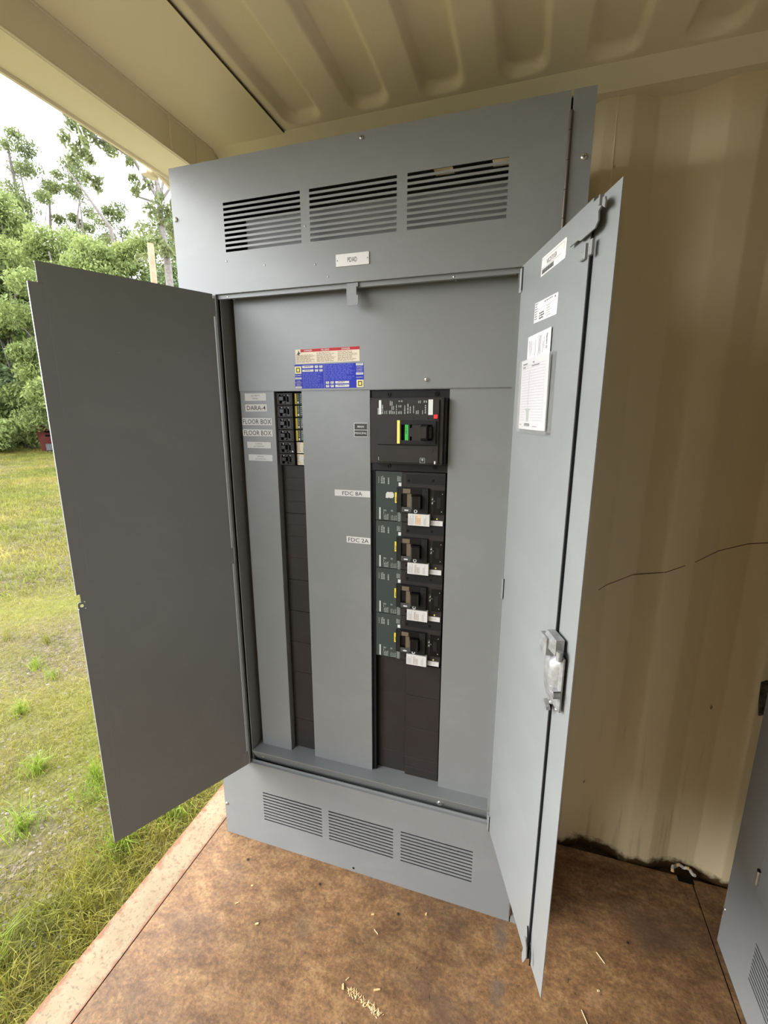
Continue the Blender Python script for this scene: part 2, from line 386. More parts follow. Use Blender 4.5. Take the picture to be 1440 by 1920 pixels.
def thing(name, label, cat, loc=(0, 0, 0), rz=0., group=None):
    o = bpy.data.objects.new(name, None); COL.objects.link(o); o.empty_display_size = .1
    o.location = loc; o.rotation_euler = (0, 0, rz); o['label'] = label; o['category'] = cat
    if group: o['group'] = group
    return o
def copy_tree(o, parent=None):
    c = o.copy(); COL.objects.link(c); c.parent = parent
    for ch in list(o.children): copy_tree(ch, c)
    return c
def rawmesh(name, V, F, m, parent=None, smooth=False, loc=None, **props):
    V = np.asarray(V, dtype=np.float32); F = np.asarray(F, dtype=np.int32); k = F.shape[1]
    me = bpy.data.meshes.new(name); me.vertices.add(len(V)); me.vertices.foreach_set('co', V.ravel())
    me.loops.add(F.size); me.loops.foreach_set('vertex_index', F.ravel())
    me.polygons.add(len(F)); me.polygons.foreach_set('loop_start', np.arange(0, F.size, k, dtype=np.int32))
    me.polygons.foreach_set('loop_total', np.full(len(F), k, dtype=np.int32))
    me.polygons.foreach_set('use_smooth', np.full(len(F), smooth)); me.materials.append(MATS[m]); me.update(calc_edges=True)
    o = bpy.data.objects.new(name, me); COL.objects.link(o)
    if parent is not None: o.parent = parent
    if loc is not None: o.location = loc
    for a, b_ in props.items(): o[a] = b_
    return o

# ================================================================= SETTING: the container
CE = 2.50; X0 = -.045; XE = 6.0; YF = -2.0
# floor: two visible plywood sheets with a seam, as parts of the floor
fl = bpy.data.objects.new('floor', None); COL.objects.link(fl); fl['kind'] = 'structure'
for a, b_ in ((X0 + .003, 1.6925), (1.6965, 4.1), (4.104, XE)):
    MB().box(a, b_, YF, .338, -.028, 0., 'plywood').build('plywood_sheet', fl)
for (sx, sy) in ((.440, -.078), (.730, -.088), (.146, -.077), (.995, .02), (.62, -.52), (1.30, -.31), (1.44, .05)):
    s_ = MB(); s_.cyl((sx, sy, .0002), (sx, sy, .0010), .0058, 'rusty_metal', 14); s_.cyl((sx, sy, .0011), (sx, sy, .0013), .0025, 'hole_black', 6)
    s_.build('floor_screw', fl)
# steel sill at the doorway
sl = MB(); sl.prism([(X0, -.03), (X0, .001), (-.162, .001), (-.170, -.007), (-.170, -.19), (-.160, -.19), (-.160, -.03)], YF, .50, 'sill_paint')
sl.build('trim_1', kind='structure')
# underframe rail along the wall foot, rusty
MB().prismx([(.339, -.19), (.339, -.030), (.343, -.022), (.395, -.022), (.42, -.03), (.42, -.19)], X0, XE, 'rusty_metal').build('trim_2', kind='structure')
MB().box(X0, XE, YF - .05, .338, -.19, -.032, 'rusty_metal').build('trim_3', kind='structure')

# corrugated side wall
def corr(x):
    t = (x - 1.181) % .302
    if t < .075: return 0.
    if t < .143: return (t - .075) / .068
    if t < .228: return 1.
    return 1 - (t - .228) / .074
xs = sorted({round(1.181 + .302 * k + d, 4) for k in range(-5, 17) for d in (0, .004, .071, .075, .079, .139, .143, .147, .224, .228, .232, .298)})
xs = [a for a in xs if X0 - .1 < a < XE + .05]
sm = lambda x: (corr(x - .004) + corr(x) + corr(x + .004)) / 3
zs = [-.06, .03, .3, .8, 1.3, 1.8, 2.3, 2.47]
V = [(a, .346 + .036 * sm(a), z) for z in zs for a in xs]; nx = len(xs)
F = [(j * nx + i, j * nx + i + 1, (j + 1) * nx + i + 1, (j + 1) * nx + i) for j in range(len(zs) - 1) for i in range(nx - 1)]
rawmesh('wall_back', V, F, 'cream_wall_paint', smooth=True, kind='structure')
V2 = [(a, 2 * YF / 2 - .04 - .036 * sm(a), z) for z in zs for a in xs]
rawmesh('wall_front', V2, [f[::-1] for f in F], 'cream_wall_paint', smooth=True, kind='structure')
MB().box(XE, XE + .03, YF, .34, 0, CE, 'cream_paint').build('wall_right', kind='structure')
# weld line on the wall sheet
MB().box(1.2115, 1.2135, .3440, .3468, .0, 2.467, 'cream_paint').build('trim_4', kind='structure')

# ceiling: pressed roof sheet with ribs rising between the rails
def sstep(t): t = np.clip(t, 0, 1); return t * t * (3 - 2 * t)
gx = np.arange(.234, XE, .006)
gy = np.concatenate([np.linspace(YF, -.2, 14), np.linspace(-.16, .02, 6), np.linspace(.04, .259, 28), [.262]])
GX, GY = np.meshgrid(gx, gy)
cx_ = (GX - .3235 + .2137 / 2) % .2137 - .2137 / 2
yc = (-2.2 + .240) / 2; hy = (.240 + 2.2) / 2; rr = .040
qx = np.abs(cx_) - (.056 - rr); qy = np.abs(GY - yc) - (hy - rr)
dd = np.sqrt(np.maximum(qx, 0) ** 2 + np.maximum(qy, 0) ** 2) + np.minimum(np.maximum(qx, qy), 0) - rr
GZ = CE + .024 * sstep(-dd / .017 + .35)
nyy, nxx = GX.shape
V = np.stack([GX, GY, GZ], -1).reshape(-1, 3)
ii, jj = np.meshgrid(np.arange(nxx - 1), np.arange(nyy - 1)); k0 = (jj * nxx + ii).ravel()
F = np.stack([k0, k0 + nxx, k0 + nxx + 1, k0 + 1], -1)
rawmesh('ceiling', V, F, 'cream_paint', smooth=True, kind='structure')
# flat roof plate by the doorway with its overlap step
MB().box(X0 - .01, .2335, YF, .312, CE - .0045, CE + .01, 'cream_paint').build('trim_5', kind='structure')
# outer roof skin so that no light leaks
MB().box(-.17, XE + .03, YF - .08, .46, CE + .045, CE + .06, 'cream_paint').build('trim_6', kind='structure')
# top side rails
MB().prismx([(.262, CE - .001), (.318, 2.467), (.40, 2.467), (.40, CE + .04), (.262, CE + .04)], -.040, XE, 'cream_paint').build('trim_7', kind='structure')
MB().box(-.165, XE, YF - .08, YF, 2.467, CE + .04, 'cream_paint').build('trim_15', kind='structure')
# weld bead under the rail joint
wb = MB()
for k in range(16):
    xx = .18 + k * .012 + random.uniform(-.003, .003); wb.dome(xx, .30, CE - .006, random.uniform(.003, .006), .004, 'cream_paint', 6, 2)
wb.build('trim_8', kind='structure')
# door header beam: inner face, soffit, lip
hd = MB()
hd.prism([(X0, CE + .045), (X0, 2.398), (X0 - .004, 2.394), (-.161, 2.394), (-.165, 2.398), (-.165, CE + .045)], YF - .05, .46, 'cream_paint')
hd.box(-.172, -.163, YF - .05, .46, 2.386, 2.40, 'cream_paint')
hd.box(X0, X0 + .004, YF, .46, CE - .010, CE - .004, 'cream_paint')
hd.build('trim_9', kind='structure')
wd = MB()
for (xx, zz) in ((X0 + .001, 2.3975), (X0 + .001, CE - .006), (-.1655, 2.388)):
    wd.cyl((xx, YF, zz), (xx, .40, zz), .0028, 'cream_paint', 6)
wd.cyl((X0 + .001, .075, 2.40), (X0 + .001, .075, 2.496), .0035, 'cream_paint', 6); wd.cyl((X0 + .002, .19, 2.40), (X0 + .002, .19, 2.496), .003, 'cream_paint', 6)
wd.cyl((.2345, -1.9, CE - .0035), (.2345, .262, CE - .0035), .0022, 'rusty_metal', 6)
wd.build('trim_16', kind='structure')
gs = MB(); gs.prismx([(.13, 2.392), (.36, 2.392), (.36, 2.30), (.30, 2.33)], -.178, -.168, 'cream_paint'); gs.box(-.205, -.178, .11, .16, 2.375, 2.392, 'cream_paint')
gs.build('trim_10', kind='structure')
# vertical corner post behind the panel
MB().box(-.165, X0, .36, .48, -.19, 2.40, 'cream_paint').build('trim_11', kind='structure')
MB().box(-.165, X0, YF - .16, YF - .04, -.19, 2.40, 'cream_paint').build('trim_12', kind='structure')

# hole worn in the floor corner, pale torn rim
rm = MB(); pts = []
for k in range(13):
    t = math.pi * (k / 12); pts.append((1.672 + .034 * math.cos(math.pi - t), .345 + .030 * math.sin(t)))
for k in range(12):
    (xa, ya), (xb, yb) = pts[k], pts[k + 1]
    rm.cyl((xa, ya, .004 + .01 * math.sin(k * .9) ** 2), (xb, yb, .004 + .01 * math.sin((k + 1) * .9) ** 2), .0055, 'label_white' if k % 4 else 'splinter', 6)
o = rm.build('torn_rim'); o['label'] = 'pale torn ring around the hole where floor seam meets corrugated wall'; o['category'] = 'debris'
MB().box(1.650, 1.700, .318, .339, .0003, .0012, 'hole_black').build('floor_hole', fl)
# worn patch high on wall beside second cabinet
wp = MB(); wp.prism([(1.785, .80), (1.800, .81), (1.812, .79), (1.816, .74), (1.808, .69), (1.794, .685), (1.788, .74)], .3395, .345, 'worn_patch')
wp.build('trim_13', kind='structure')
# long crack-like scratch on the wall paint
sc_ = MB()
cp = [(1.25, 1.005), (1.324, 1.055), (1.40, 1.10), (1.484, 1.130), (1.52, 1.150), (1.561, 1.172), (1.63, 1.205), (1.70, 1.233), (1.76, 1.25)]
for (xa, za), (xb, zb) in zip(cp[:-1], cp[1:]):
    ya, yb = .3454 + .036 * sm(xa), .3454 + .036 * sm(xb); t = .0013
    sc_.add([(xa, ya, za - t), (xb, yb, zb - t), (xb, yb, zb + t), (xa, ya, za + t)], [(0, 1, 2, 3)], 'rusty_metal')
sc_.build('trim_14', kind='structure')

# ================================================================= ELECTRICAL PANEL
W, H = 1.131, 2.311
OL, OR_, OB, OT = .128, .997, .354, 1.967
GC = ((.175, .4165), (.4435, .685), (.712, .9545))
def trim_holes(lo=.1113, hi=.236, lo2=2.0761, hi2=2.2019):
    hs = []
    for (a, b_) in GC:
        for k in range(10):
            p1 = (hi - lo - .0058) / 9; p2 = (hi2 - lo2 - .0066) / 9
            hs.append((a, b_, lo + k * p1, lo + k * p1 + .0058)); hs.append((a, b_, lo2 + k * p2 - .0004, lo2 + k * p2 + .0070))
    return hs
def screw(mb, x, y, z, r=.0062, m='zinc'):
    mb.cyl((x, y, z), (x, y - .0015, z), r, m, 16); mb.dome(x, y - .0015, z, r, .0028, m, 16, 3)
    mb.box(x - r * .6, x + r * .6, y - .0046, y - .0040, z - .0006, z + .0006, 'print_black')
    mb.box(x - .0006, x + .0006, y - .0046, y - .0040, z - r * .6, z + r * .6, 'print_black')
def panel_shell(root, open_doors):
    G = 'grey_enamel'
    bx = MB()   # sheet steel box
    bx.box(.012, .0145, .0022, .30, .004, 2.300, G); bx.box(1.1165, 1.119, .0022, .30, .004, 2.300, G)
    bx.box(.0145, 1.1165, .0022, .30, .004, .0065, G)
    if open_doors:   # two knockouts in the box top let the light in
        bx.box(.0145, 1.1165, .0022, .205, 2.2975, 2.300, G); bx.box(.0145, 1.1165, .245, .30, 2.2975, 2.300, G)
        for a, b_ in ((.0145, .7330), (.7870, .8960), (.9430, 1.1165)): bx.box(a, b_, .205, .245, 2.2975, 2.300, G)
    else: bx.box(.0145, 1.1165, .0022, .30, 2.2975, 2.300, G)
    bx.box(.0145, 1.1165, .297, .30, .0065, 2.2975, G)
    bx.build('enclosure_box', root)
    tr = MB(); tr.plate((0, 1.0800), (0, H), trim_holes() + [(OL, OR_, OB, OT)], 0., .0020, G)
    # folded-back outer edges
    tr.box(0, .002, .002, .016, 0, H, G); tr.box(.002, 1.080, .002, .016, 0.0, .002, G); tr.box(.002, 1.080, .002, .016, H - .002, H, G)
    tr.build('front_trim', root)
    fr = MB()   # stepped rebate round the opening
    d = .012
    fr.plate((OL, OR_), (OB, OT), [(OL - .001, OR_ - .0065, OB + d * .7, OT - d)], .0085, .0105, G)
    fr.box(OL - .0018, OL, .002, .0105, OB, OT, G); fr.box(OR_, OR_ + .0018, .002, .0105, OB, OT, G)
    fr.box(OL, OR_, .002, .0105, OT, OT + .0018, G); fr.box(OL, OR_, .002, .0105, OB - .0018, OB, G)
    fr.box(OL + d, OR_ - d, .0105, .020, OT - d, OT - d + .0015, G)
    fr.build('opening_frame', root)
    sp = MB(); sp.box(1.0842, W, 0, .0020, 0, H, G); sp.box(W - .002, W, .002, .016, 0, H, G); sp.build('hinge_side_strip', root)
    hg = MB(); z = .03; k = 0
    while z < 2.27:
        e = min(z + .058, 2.272); hg.cyl((1.0821, -.0016, z), (1.0821, -.0016, e - .0012), .0040, 'hinge_brown', 10); z = e; k += 1
    hg.build('piano_hinge', root, label='long brown piano hinge')
    for (x, z, r) in ((1.1153, 2.1784, .0068), (.0114, 2.1784, .0068), (.0095, .1353, .0060)):
        s_ = MB(); screw(s_, x, 0, z, r); s_.build('screw', root)
    s_ = MB(); screw(s_, .5927, 0, 2.2965, .0052); s_.build('screw', root)
    h_ = MB(); h_.cyl((.5368, .0005, .0160), (.5368, -.0006, .0160), .0042, 'hole_black', 12); h_.build('screw_hole', root)

panel = thing('electrical_panel', 'tall grey electrical panel with both doors swung open, standing by the open doorway', 'electrical panel', (0, 0, 0))
panel_shell(panel, True)
G = 'grey_enamel'
# name plate
np_ = MB(); np_.bbox(.5172, .6112, -.0022, 0, 2.0065, 2.0368, 'label_white', .0006)
np_.text('PDAD', .5642, 2.0215, .0115, -.0024, 'print_black', fit=.027)
for x in (.5215, .6070): np_.cyl((x, -.0022, 2.0215), (x, -.0030, 2.0215), .0013, 'print_black', 8)
np_.build('name_plate', panel, label='white engraved plate reading PDAD')
for x, z in ((.1751, 2.0523), (.2993, 2.0316), (.4555, 2.0190), (.4932, 1.9856), (.4290, 2.1160)):
    s_ = MB(); s_.dome(x, .0002, z, .0032, .0008, G, 12, 3); s_.build('rivet', panel)
# catch tab hanging from the top edge of the opening
ct = MB(); ct.prism([(.5455, 1.9660), (.5455, 1.9145), (.5485, 1.9095), (.5735, 1.9095), (.5775, 1.9135), (.5775, 1.9345), (.5725, 1.9345), (.5725, 1.9560), (.5775, 1.9560), (.5775, 1.9660)], .0030, .0050, G)
ct.box(.5440, .5458, .0030, .0130, 1.9170, 1.9560, G)
ct.build('latch_catch', panel)
# deadfront
yp = .052
up = MB()
up.box(.157, .9935, .0480, .0500, 1.692, 2.045, G); up.box(.157, .9935, .0500, .066, 1.690, 1.692, G)
up.prism([(.157, 1.692), (.157, 2.045), (.1545, 2.045), (.1545, 1.692)], .0490, .066, G)
cov = up.build('upper_cover', panel)
up2 = MB(); up2.box(.215, .96, .050, .052, 2.047, 2.175, G); up2.build('upper_shield', panel)

def coverplate(x0, x1):
    p_ = MB(); p_.box(x0, x1, yp, yp + .002, .400, 1.690, G)
    p_.box(x0, x0 + .002, yp + .002, yp + .034, .400, 1.690, G); p_.box(x1 - .002, x1, yp + .002, yp + .034, .400, 1.690, G)
    return p_.build('cover_plate', panel)
c1_ = coverplate(.1555, .2765); c2_ = coverplate(.3720, .5920); c3_ = coverplate(.8250, .9945)
sw = MB(); sw.box(.1345, .1365, .0105, .078, .354, 1.966, G); sw.box(.1345, .1555, .078, .080, .38, 2.04, G); sw.build('side_flange', panel)
sw = MB(); sw.box(.9955, .9975, .0105, .085, .354, 1.966, G); sw.build('side_flange', panel)
lg = MB(); lg.prismx([(.0065, .400), (.0065, .402), (.095, .402), (.095, .400), (.0085, .400), (.0345, .345), (.0325, .345)], .1365, .9955, G)
lg.build('bottom_ledge', panel)
bk = MB(); bk.box(.1365, .9955, .095, .097, .37, 1.70, 'gap_shade'); bk.build('backing_plate', panel)
for (x, y, z, r) in ((.8382, .0190, .3732, .0062), (.7599, .0480, 1.7149, .0058)):
    s_ = MB(); s_.ring(x, y - .0006, z, r * .9, r * 1.7, G); screw(s_, x, y, z, r); s_.build('screw', panel)
for (x, z) in ((.1640, 1.9600), (.8338, 1.9600)):
    s_ = MB(); s_.cyl((x, .0105, z), (x, .0440, z), .0028, 'zinc', 10); s_.dome(x, .0105, z, .0045, .003, 'zinc', 10, 3); s_.build('screw', panel)
s_ = MB(); s_.cyl((.176, .0200, .377), (.176, .0150, .377), .0022, 'zinc', 10); s_.build('screw', panel)

# stickers on upper cover
dg = MB(); y = .0476
T = Matrix.Translation((.4615, 0, 1.790)) @ Matrix.Rotation(math.radians(-.6), 4, 'Y')
dg.T = T
dg.box(-.1025, .1015, y, .0480, -.0205, .0200, 'sticker_cream')
dg.quad(-.0855, .1015, .0115, .0198, y - .0003, 'sticker_red')
for k, (tx, tt) in enumerate(((-.0600, 'DANGER'), (-.0050, 'PELIGRO'), (.0600, 'DANGER'))):
    dg.text(tt, tx, .0156, .0052, y - .0005, 'label_white', fit=.026, bold=.01)
    xa = -.100 + k * .067
    dg.bars(xa, xa + .062, -.019, .0085 if k else .004, 8, y - .0004, 'print_brown', .42, 30 + k, words=7)
dg.prism([(-.099, .005), (-.094, .010), (-.092, .018), (-.089, .011), (-.084, .009), (-.089, .007), (-.091, .001), (-.094, .006)], y - .0004, y - .0001, 'print_black')
dg.build('danger_label', cov, label='cream danger label with red band')
bl = MB(); x0, x1, z0, z1 = .3545, .5752, 1.6968, 1.7660
bl.box(x0, x1, y, .0480, z0, z1, 'sticker_blue'); yy = y - .0003
def logo(cx, cz, flip):
    bl.quad(cx - .0108, cx + .0108, cz - .0108, cz + .0108, yy, 'label_white')
    s_ = -1 if flip else 1
    bl.quad(cx - .0092, cx + .0092, cz - .0092, cz + .0092, yy - .0002, 'logo_yellow')
    bl.plate((cx - .0062, cx + .0062), (cz - .0068, cz + .0068), [(cx - .0036, cx + .0036, cz - .0042, cz + .0042)], yy - .0005, yy - .0003, 'print_black')
    bl.plate((cx - .0078, cx + .0078), (cz - .0082, cz + .0082), [(cx - .0064, cx + .0064, cz - .0068, cz + .0068)], yy - .0004, yy - .0003, 'logo_yellow')
logo(.3660, 1.7505, False); logo(.5640, 1.7085, True)
bl.text('SQUARE D', .3660, 1.7350, .0030, yy, 'label_white', fit=.0215, bold=.01)
bl.text('I-LINE', .3660, 1.7185, .0028, yy, 'label_white', fit=.012, bold=.01)
bl.text('PANELBOARD', .3660, 1.7140, .0028, yy, 'label_white', fit=.0215)
bl.text('TABLERO', .3660, 1.7095, .0028, yy, 'label_white', fit=.016)
bl.text('TABLEAU', .3660, 1.7050, .0028, yy, 'label_white', fit=.016)
for (a, b_, c, d) in ((.3555, .3765, 1.7240, 1.7295), (.3555, .3765, 1.6975, 1.7030), (.3800, .4170, 1.7555, 1.7625), (.3800, .4170, 1.7450, 1.7515),
                      (.4215, .4320, 1.7555, 1.7625), (.4215, .4320, 1.7450, 1.7515), (.4360, .4465, 1.7555, 1.7625), (.4360, .4465, 1.7450, 1.7515),
                      (.4560, .4665, 1.7095, 1.7165), (.4560, .4665, 1.6995, 1.7065), (.4710, .4815, 1.7095, 1.7165), (.4710, .4815, 1.6995, 1.7065),
                      (.4860, .5300, 1.7095, 1.7165), (.4860, .5300, 1.6995, 1.7065), (.5520, .5740, 1.7590, 1.7650), (.5520, .5740, 1.7330, 1.7390)):
    bl.quad(a, b_, c, d, yy, 'label_white')
    bl.bars(a + (b_ - a) * .2, b_ - (b_ - a) * .1, c + .0025, d - .0015, 1, yy - .0002, 'print_black', .6, int(a * 9999))
bl.quad(.4508, .4513, z0, z1, yy, 'label_white')
bl.bars(.3800, .4490, 1.6985, 1.7420, 12, yy, 'print_pale_blue', .5, 5, words=8)
bl.bars(.4540, .5490, 1.7190, 1.7640, 12, yy, 'print_pale_blue', .5, 6, words=9)
for k, tt in enumerate(('QUALITY', 'SYSTEM', 'EQUIPMENT', 'LISTED')): bl.text(tt, .5630, 1.7560 - .0046 * k, .0028, yy, 'label_white', fit=.019)
bl.text('SQUARE D', .5630, 1.7260, .0030, yy, 'label_white', fit=.0205, bold=.01)
bl.build('rating_label', cov, label='blue rating label with yellow square logos')

# strip labels on the cover plates
def tape(parent, x0, x1, z0, z1, lines, m='label_white', h=.010, fit=None, tilt=0., hh=None, lab=None, off=(0, 0)):
    t = MB(); cx, cz = (x0 + x1) / 2, (z0 + z1) / 2; t.T = Matrix.Translation((cx, 0, cz)) @ Matrix.Rotation(math.radians(tilt), 4, 'Y')
    a, b_ = (x1 - x0) / 2, (z1 - z0) / 2
    t.box(-a, a, yp - .0009, yp - .0001, -b_, b_, m)
    k = len(lines)
    for q_, tx in enumerate(lines):
        t.text(tx, off[0], off[1] + ((k - 1) / 2 - q_) * (hh or h * 1.6), h, yp - .0011, 'print_black', fit=(fit[q_] if fit else None), bold=(.006 if h > .008 else 0.))
    return t.build('strip_label', parent, label=lab or ('label strip reading ' + ' '.join(lines)))
tape(c1_, .1720, .2490, 1.6625, 1.6850, ['SECURITY', 'PANEL'], 'tape_grey', .0046, (.032, .020), 0, .0085)
tape(c1_, .1715, .2505, 1.6295, 1.6515, ['DARA-4'], 'label_white', .0140, (.068,), .0)
tape(c1_, .1565, .2655, 1.5870, 1.6090, ['FLOOR BOX'], 'label_white', .0150, (.103,), 0)
tape(c1_, .1565, .2655, 1.5520, 1.5735, ['FLOOR BOX'], 'label_white', .0150, (.100,), 0)
tape(c1_, .1700, .2570, 1.5140, 1.5340, ['LOGICAL', 'AUTOMATION'], 'tape_grey', .0042, (.024, .038), 0, .0080)
tape(c1_, .1725, .2605, 1.4735, 1.4935, ['LOGICAL', 'AUTOMATION'], 'tape_grey', .0042, (.024, .038), 0, .0080)
tape(c2_, .4745, .5915, 1.3735, 1.3930, ['FDC 8A'], 'label_white', .0120, (.066,), -.3)
tape(c2_, .5115, .5915, 1.2250, 1.2455, ['FDC 2A'], 'label_white', .0125, (.068,), .3)
mp_ = MB(); mp_.box(.5420, .5850, yp - .0014, yp - .0001, 1.5555, 1.5960, 'label_white')
mp_.quad(.5435, .5835, 1.5765, 1.5945, yp - .0016, 'print_black'); mp_.quad(.5435, .5835, 1.5570, 1.5748, yp - .0016, 'print_black')
mp_.text('MAIN', .5635, 1.5855, .0062, yp - .0018, 'label_white', fit=.020, bold=.012); mp_.text('PRINCIPAL', .5635, 1.5665, .0056, yp - .0018, 'label_white', fit=.037, bold=.012)
mp_.build('main_label', c2_, label='black and white plate reading MAIN PRINCIPAL')

# small breakers, left column
def small_breaker(z1, kind):
    """kind 0..3: dark face label; 4,5: cream label"""
    r = bpy.data.objects.new('small_breaker', None); COL.objects.link(r); r.parent = panel; r.location = (.279, .060, z1 - .0370)
    h = .0366; B = MB()
    B.bbox(.004, .098, .010, .035, 0, h, 'black_plastic', .001)
    # raised frame round the handle well
    B.plate((.002, .0560), (.0008, h - .0008), [(.0110, .0465, .0045, .0320)], 0., .010, 'grey_plastic' if 0 else 'brown_black_plastic')
    B.box(.0110, .0465, .0085, .010, .0045, .0320, 'glossy_black')
    for (a, c) in ((.0055, .006), (.0055, .031), (.0515, .006), (.0515, .031)): B.cyl((a, .0001, c), (a, -.0002, c), .0012, 'hole_black', 8)
    B.box(.0575, .0584, -.0005, .011, .001, h - .001, 'hole_black')
    B.build('breaker_body', r)
    t = MB(); t.bbox(.0120, .0290, -.006, .009, .0120, .0270, 'glossy_black', .002); t.box(.0290, .0330, .002, .009, .0100, .0275, 'black_plastic')
    t.box(.0342, .0358, .002, .009, .0090, .0255, 'grey_plastic'); t.build('toggle', r)
    f_ = MB(); f_.cyl((.0160, .0035, .0300), (.0160, .0025, .0300), .0021, 'print_white' if kind else 'grey_plastic', 10)
    f_.box(.0220, .0300, .0040, .009, .0280, .0315, 'grey_plastic'); f_.quad(.0365, .0410, .0292, .0304, -.0003 + .004, 'print_white')
    f_.box(.0200, .0270, .004, .009, .0050, .0085, 'grey_plastic')
    if kind == 4: f_.cyl((.0500, .0001, .0065), (.0500, -.0006, .0065), .0024, 'print_white', 8)
    f_.build('indicator_detail', r, kind='stuff')
    q_ = MB()
    if kind < 4:
        q_.box(.0590, .0660, .0085, .0098, .0020, h - .0020, 'sticker_yellow')
        q_.box(.0675, .0975, .0088, .0098, .0010, h - .0010, 'breaker_green')
        q_.quad(.0690, .0735, .0045, .0105, .0084, 'print_white')
        q_.bars(.0690, .0740, .013, .034, 4, .0084, 'print_grey', .5, 3 + kind, words=2)
        q_.bars(.0790, .0960, .004, .034, 5, .0084, 'print_grey', .5, 13 + kind, words=3)
    else:
        q_.box(.0600, .0975, .0085, .0098, .0015, h - .0015, 'sticker_cream')
        q_.quad(.0830, .0975, .0210, .0340, .0083, 'sticker_yellow'); q_.quad(.0865, .0905, .0250, .0300, .0081, 'print_black')
        q_.quad(.0835, .0975, .0040, .0190, .0083, 'print_black'); q_.quad(.0765, .0815, .0030, .0100, .0083, 'label_white')
        q_.bars(.0620, .0760, .004, .033, 6, .0083, 'print_brown', .5, 23 + kind, words=3)
        if kind == 5: q_.cyl((.0760, .0085, .0220), (.0760, .0078, .0220), .0085, 'label_white', 10)
    q_.build('face_label', r)
    return r
for k in range(6): small_breaker(1.6860 - .0375 * k, k)

# filler plates, left column
ed_ = [1.4600, 1.3000, 1.0667, .9516, .8332, .7153, .5220, .4035]
gro = [1.4186, 1.3778, 1.3401, 1.2617, 1.2209, 1.1830, 1.1455, 1.1034]
for a, b_ in zip(ed_[:-1], ed_[1:]):
    f_ = MB(); cuts = [a - .0007] + [g_ for g_ in gro if b_ < g_ < a] + [b_ + .0007]
    for c, d in zip(cuts[:-1], cuts[1:]): f_.bbox(.2795, .3850, .0780, .095, d + .00004, c - .00004, 'brown_black_plastic', .0004)
    f_.build('filler_plate', panel)
# filler plates, right column
fr_ = [(.8290, .7130), (.7120, .5935), (.5925, .4770), (.4760, .4375), (.4365, .4030)]
for a, b_ in fr_:
    f_ = MB(); f_.bbox(.7050, .8195, .0690, .095, b_, a, 'brown_black_plastic', .0012); f_.build('filler_plate', panel)
for a, b_ in ((.8410, .7080), (.7075, .5935), (.5930, .4760), (.4755, .4030)):
    f_ = MB(); f_.bbox(.6060, .7030, .0790, .095, b_, a, 'brown_black_plastic', .0007); f_.build('filler_plate', panel)
MB().box(.5920, .6050, .060, .095, .403, 1.48, 'gap_shade').build('column_gap_shade', panel)  # near-black block filling the open gap, standing in for its shade

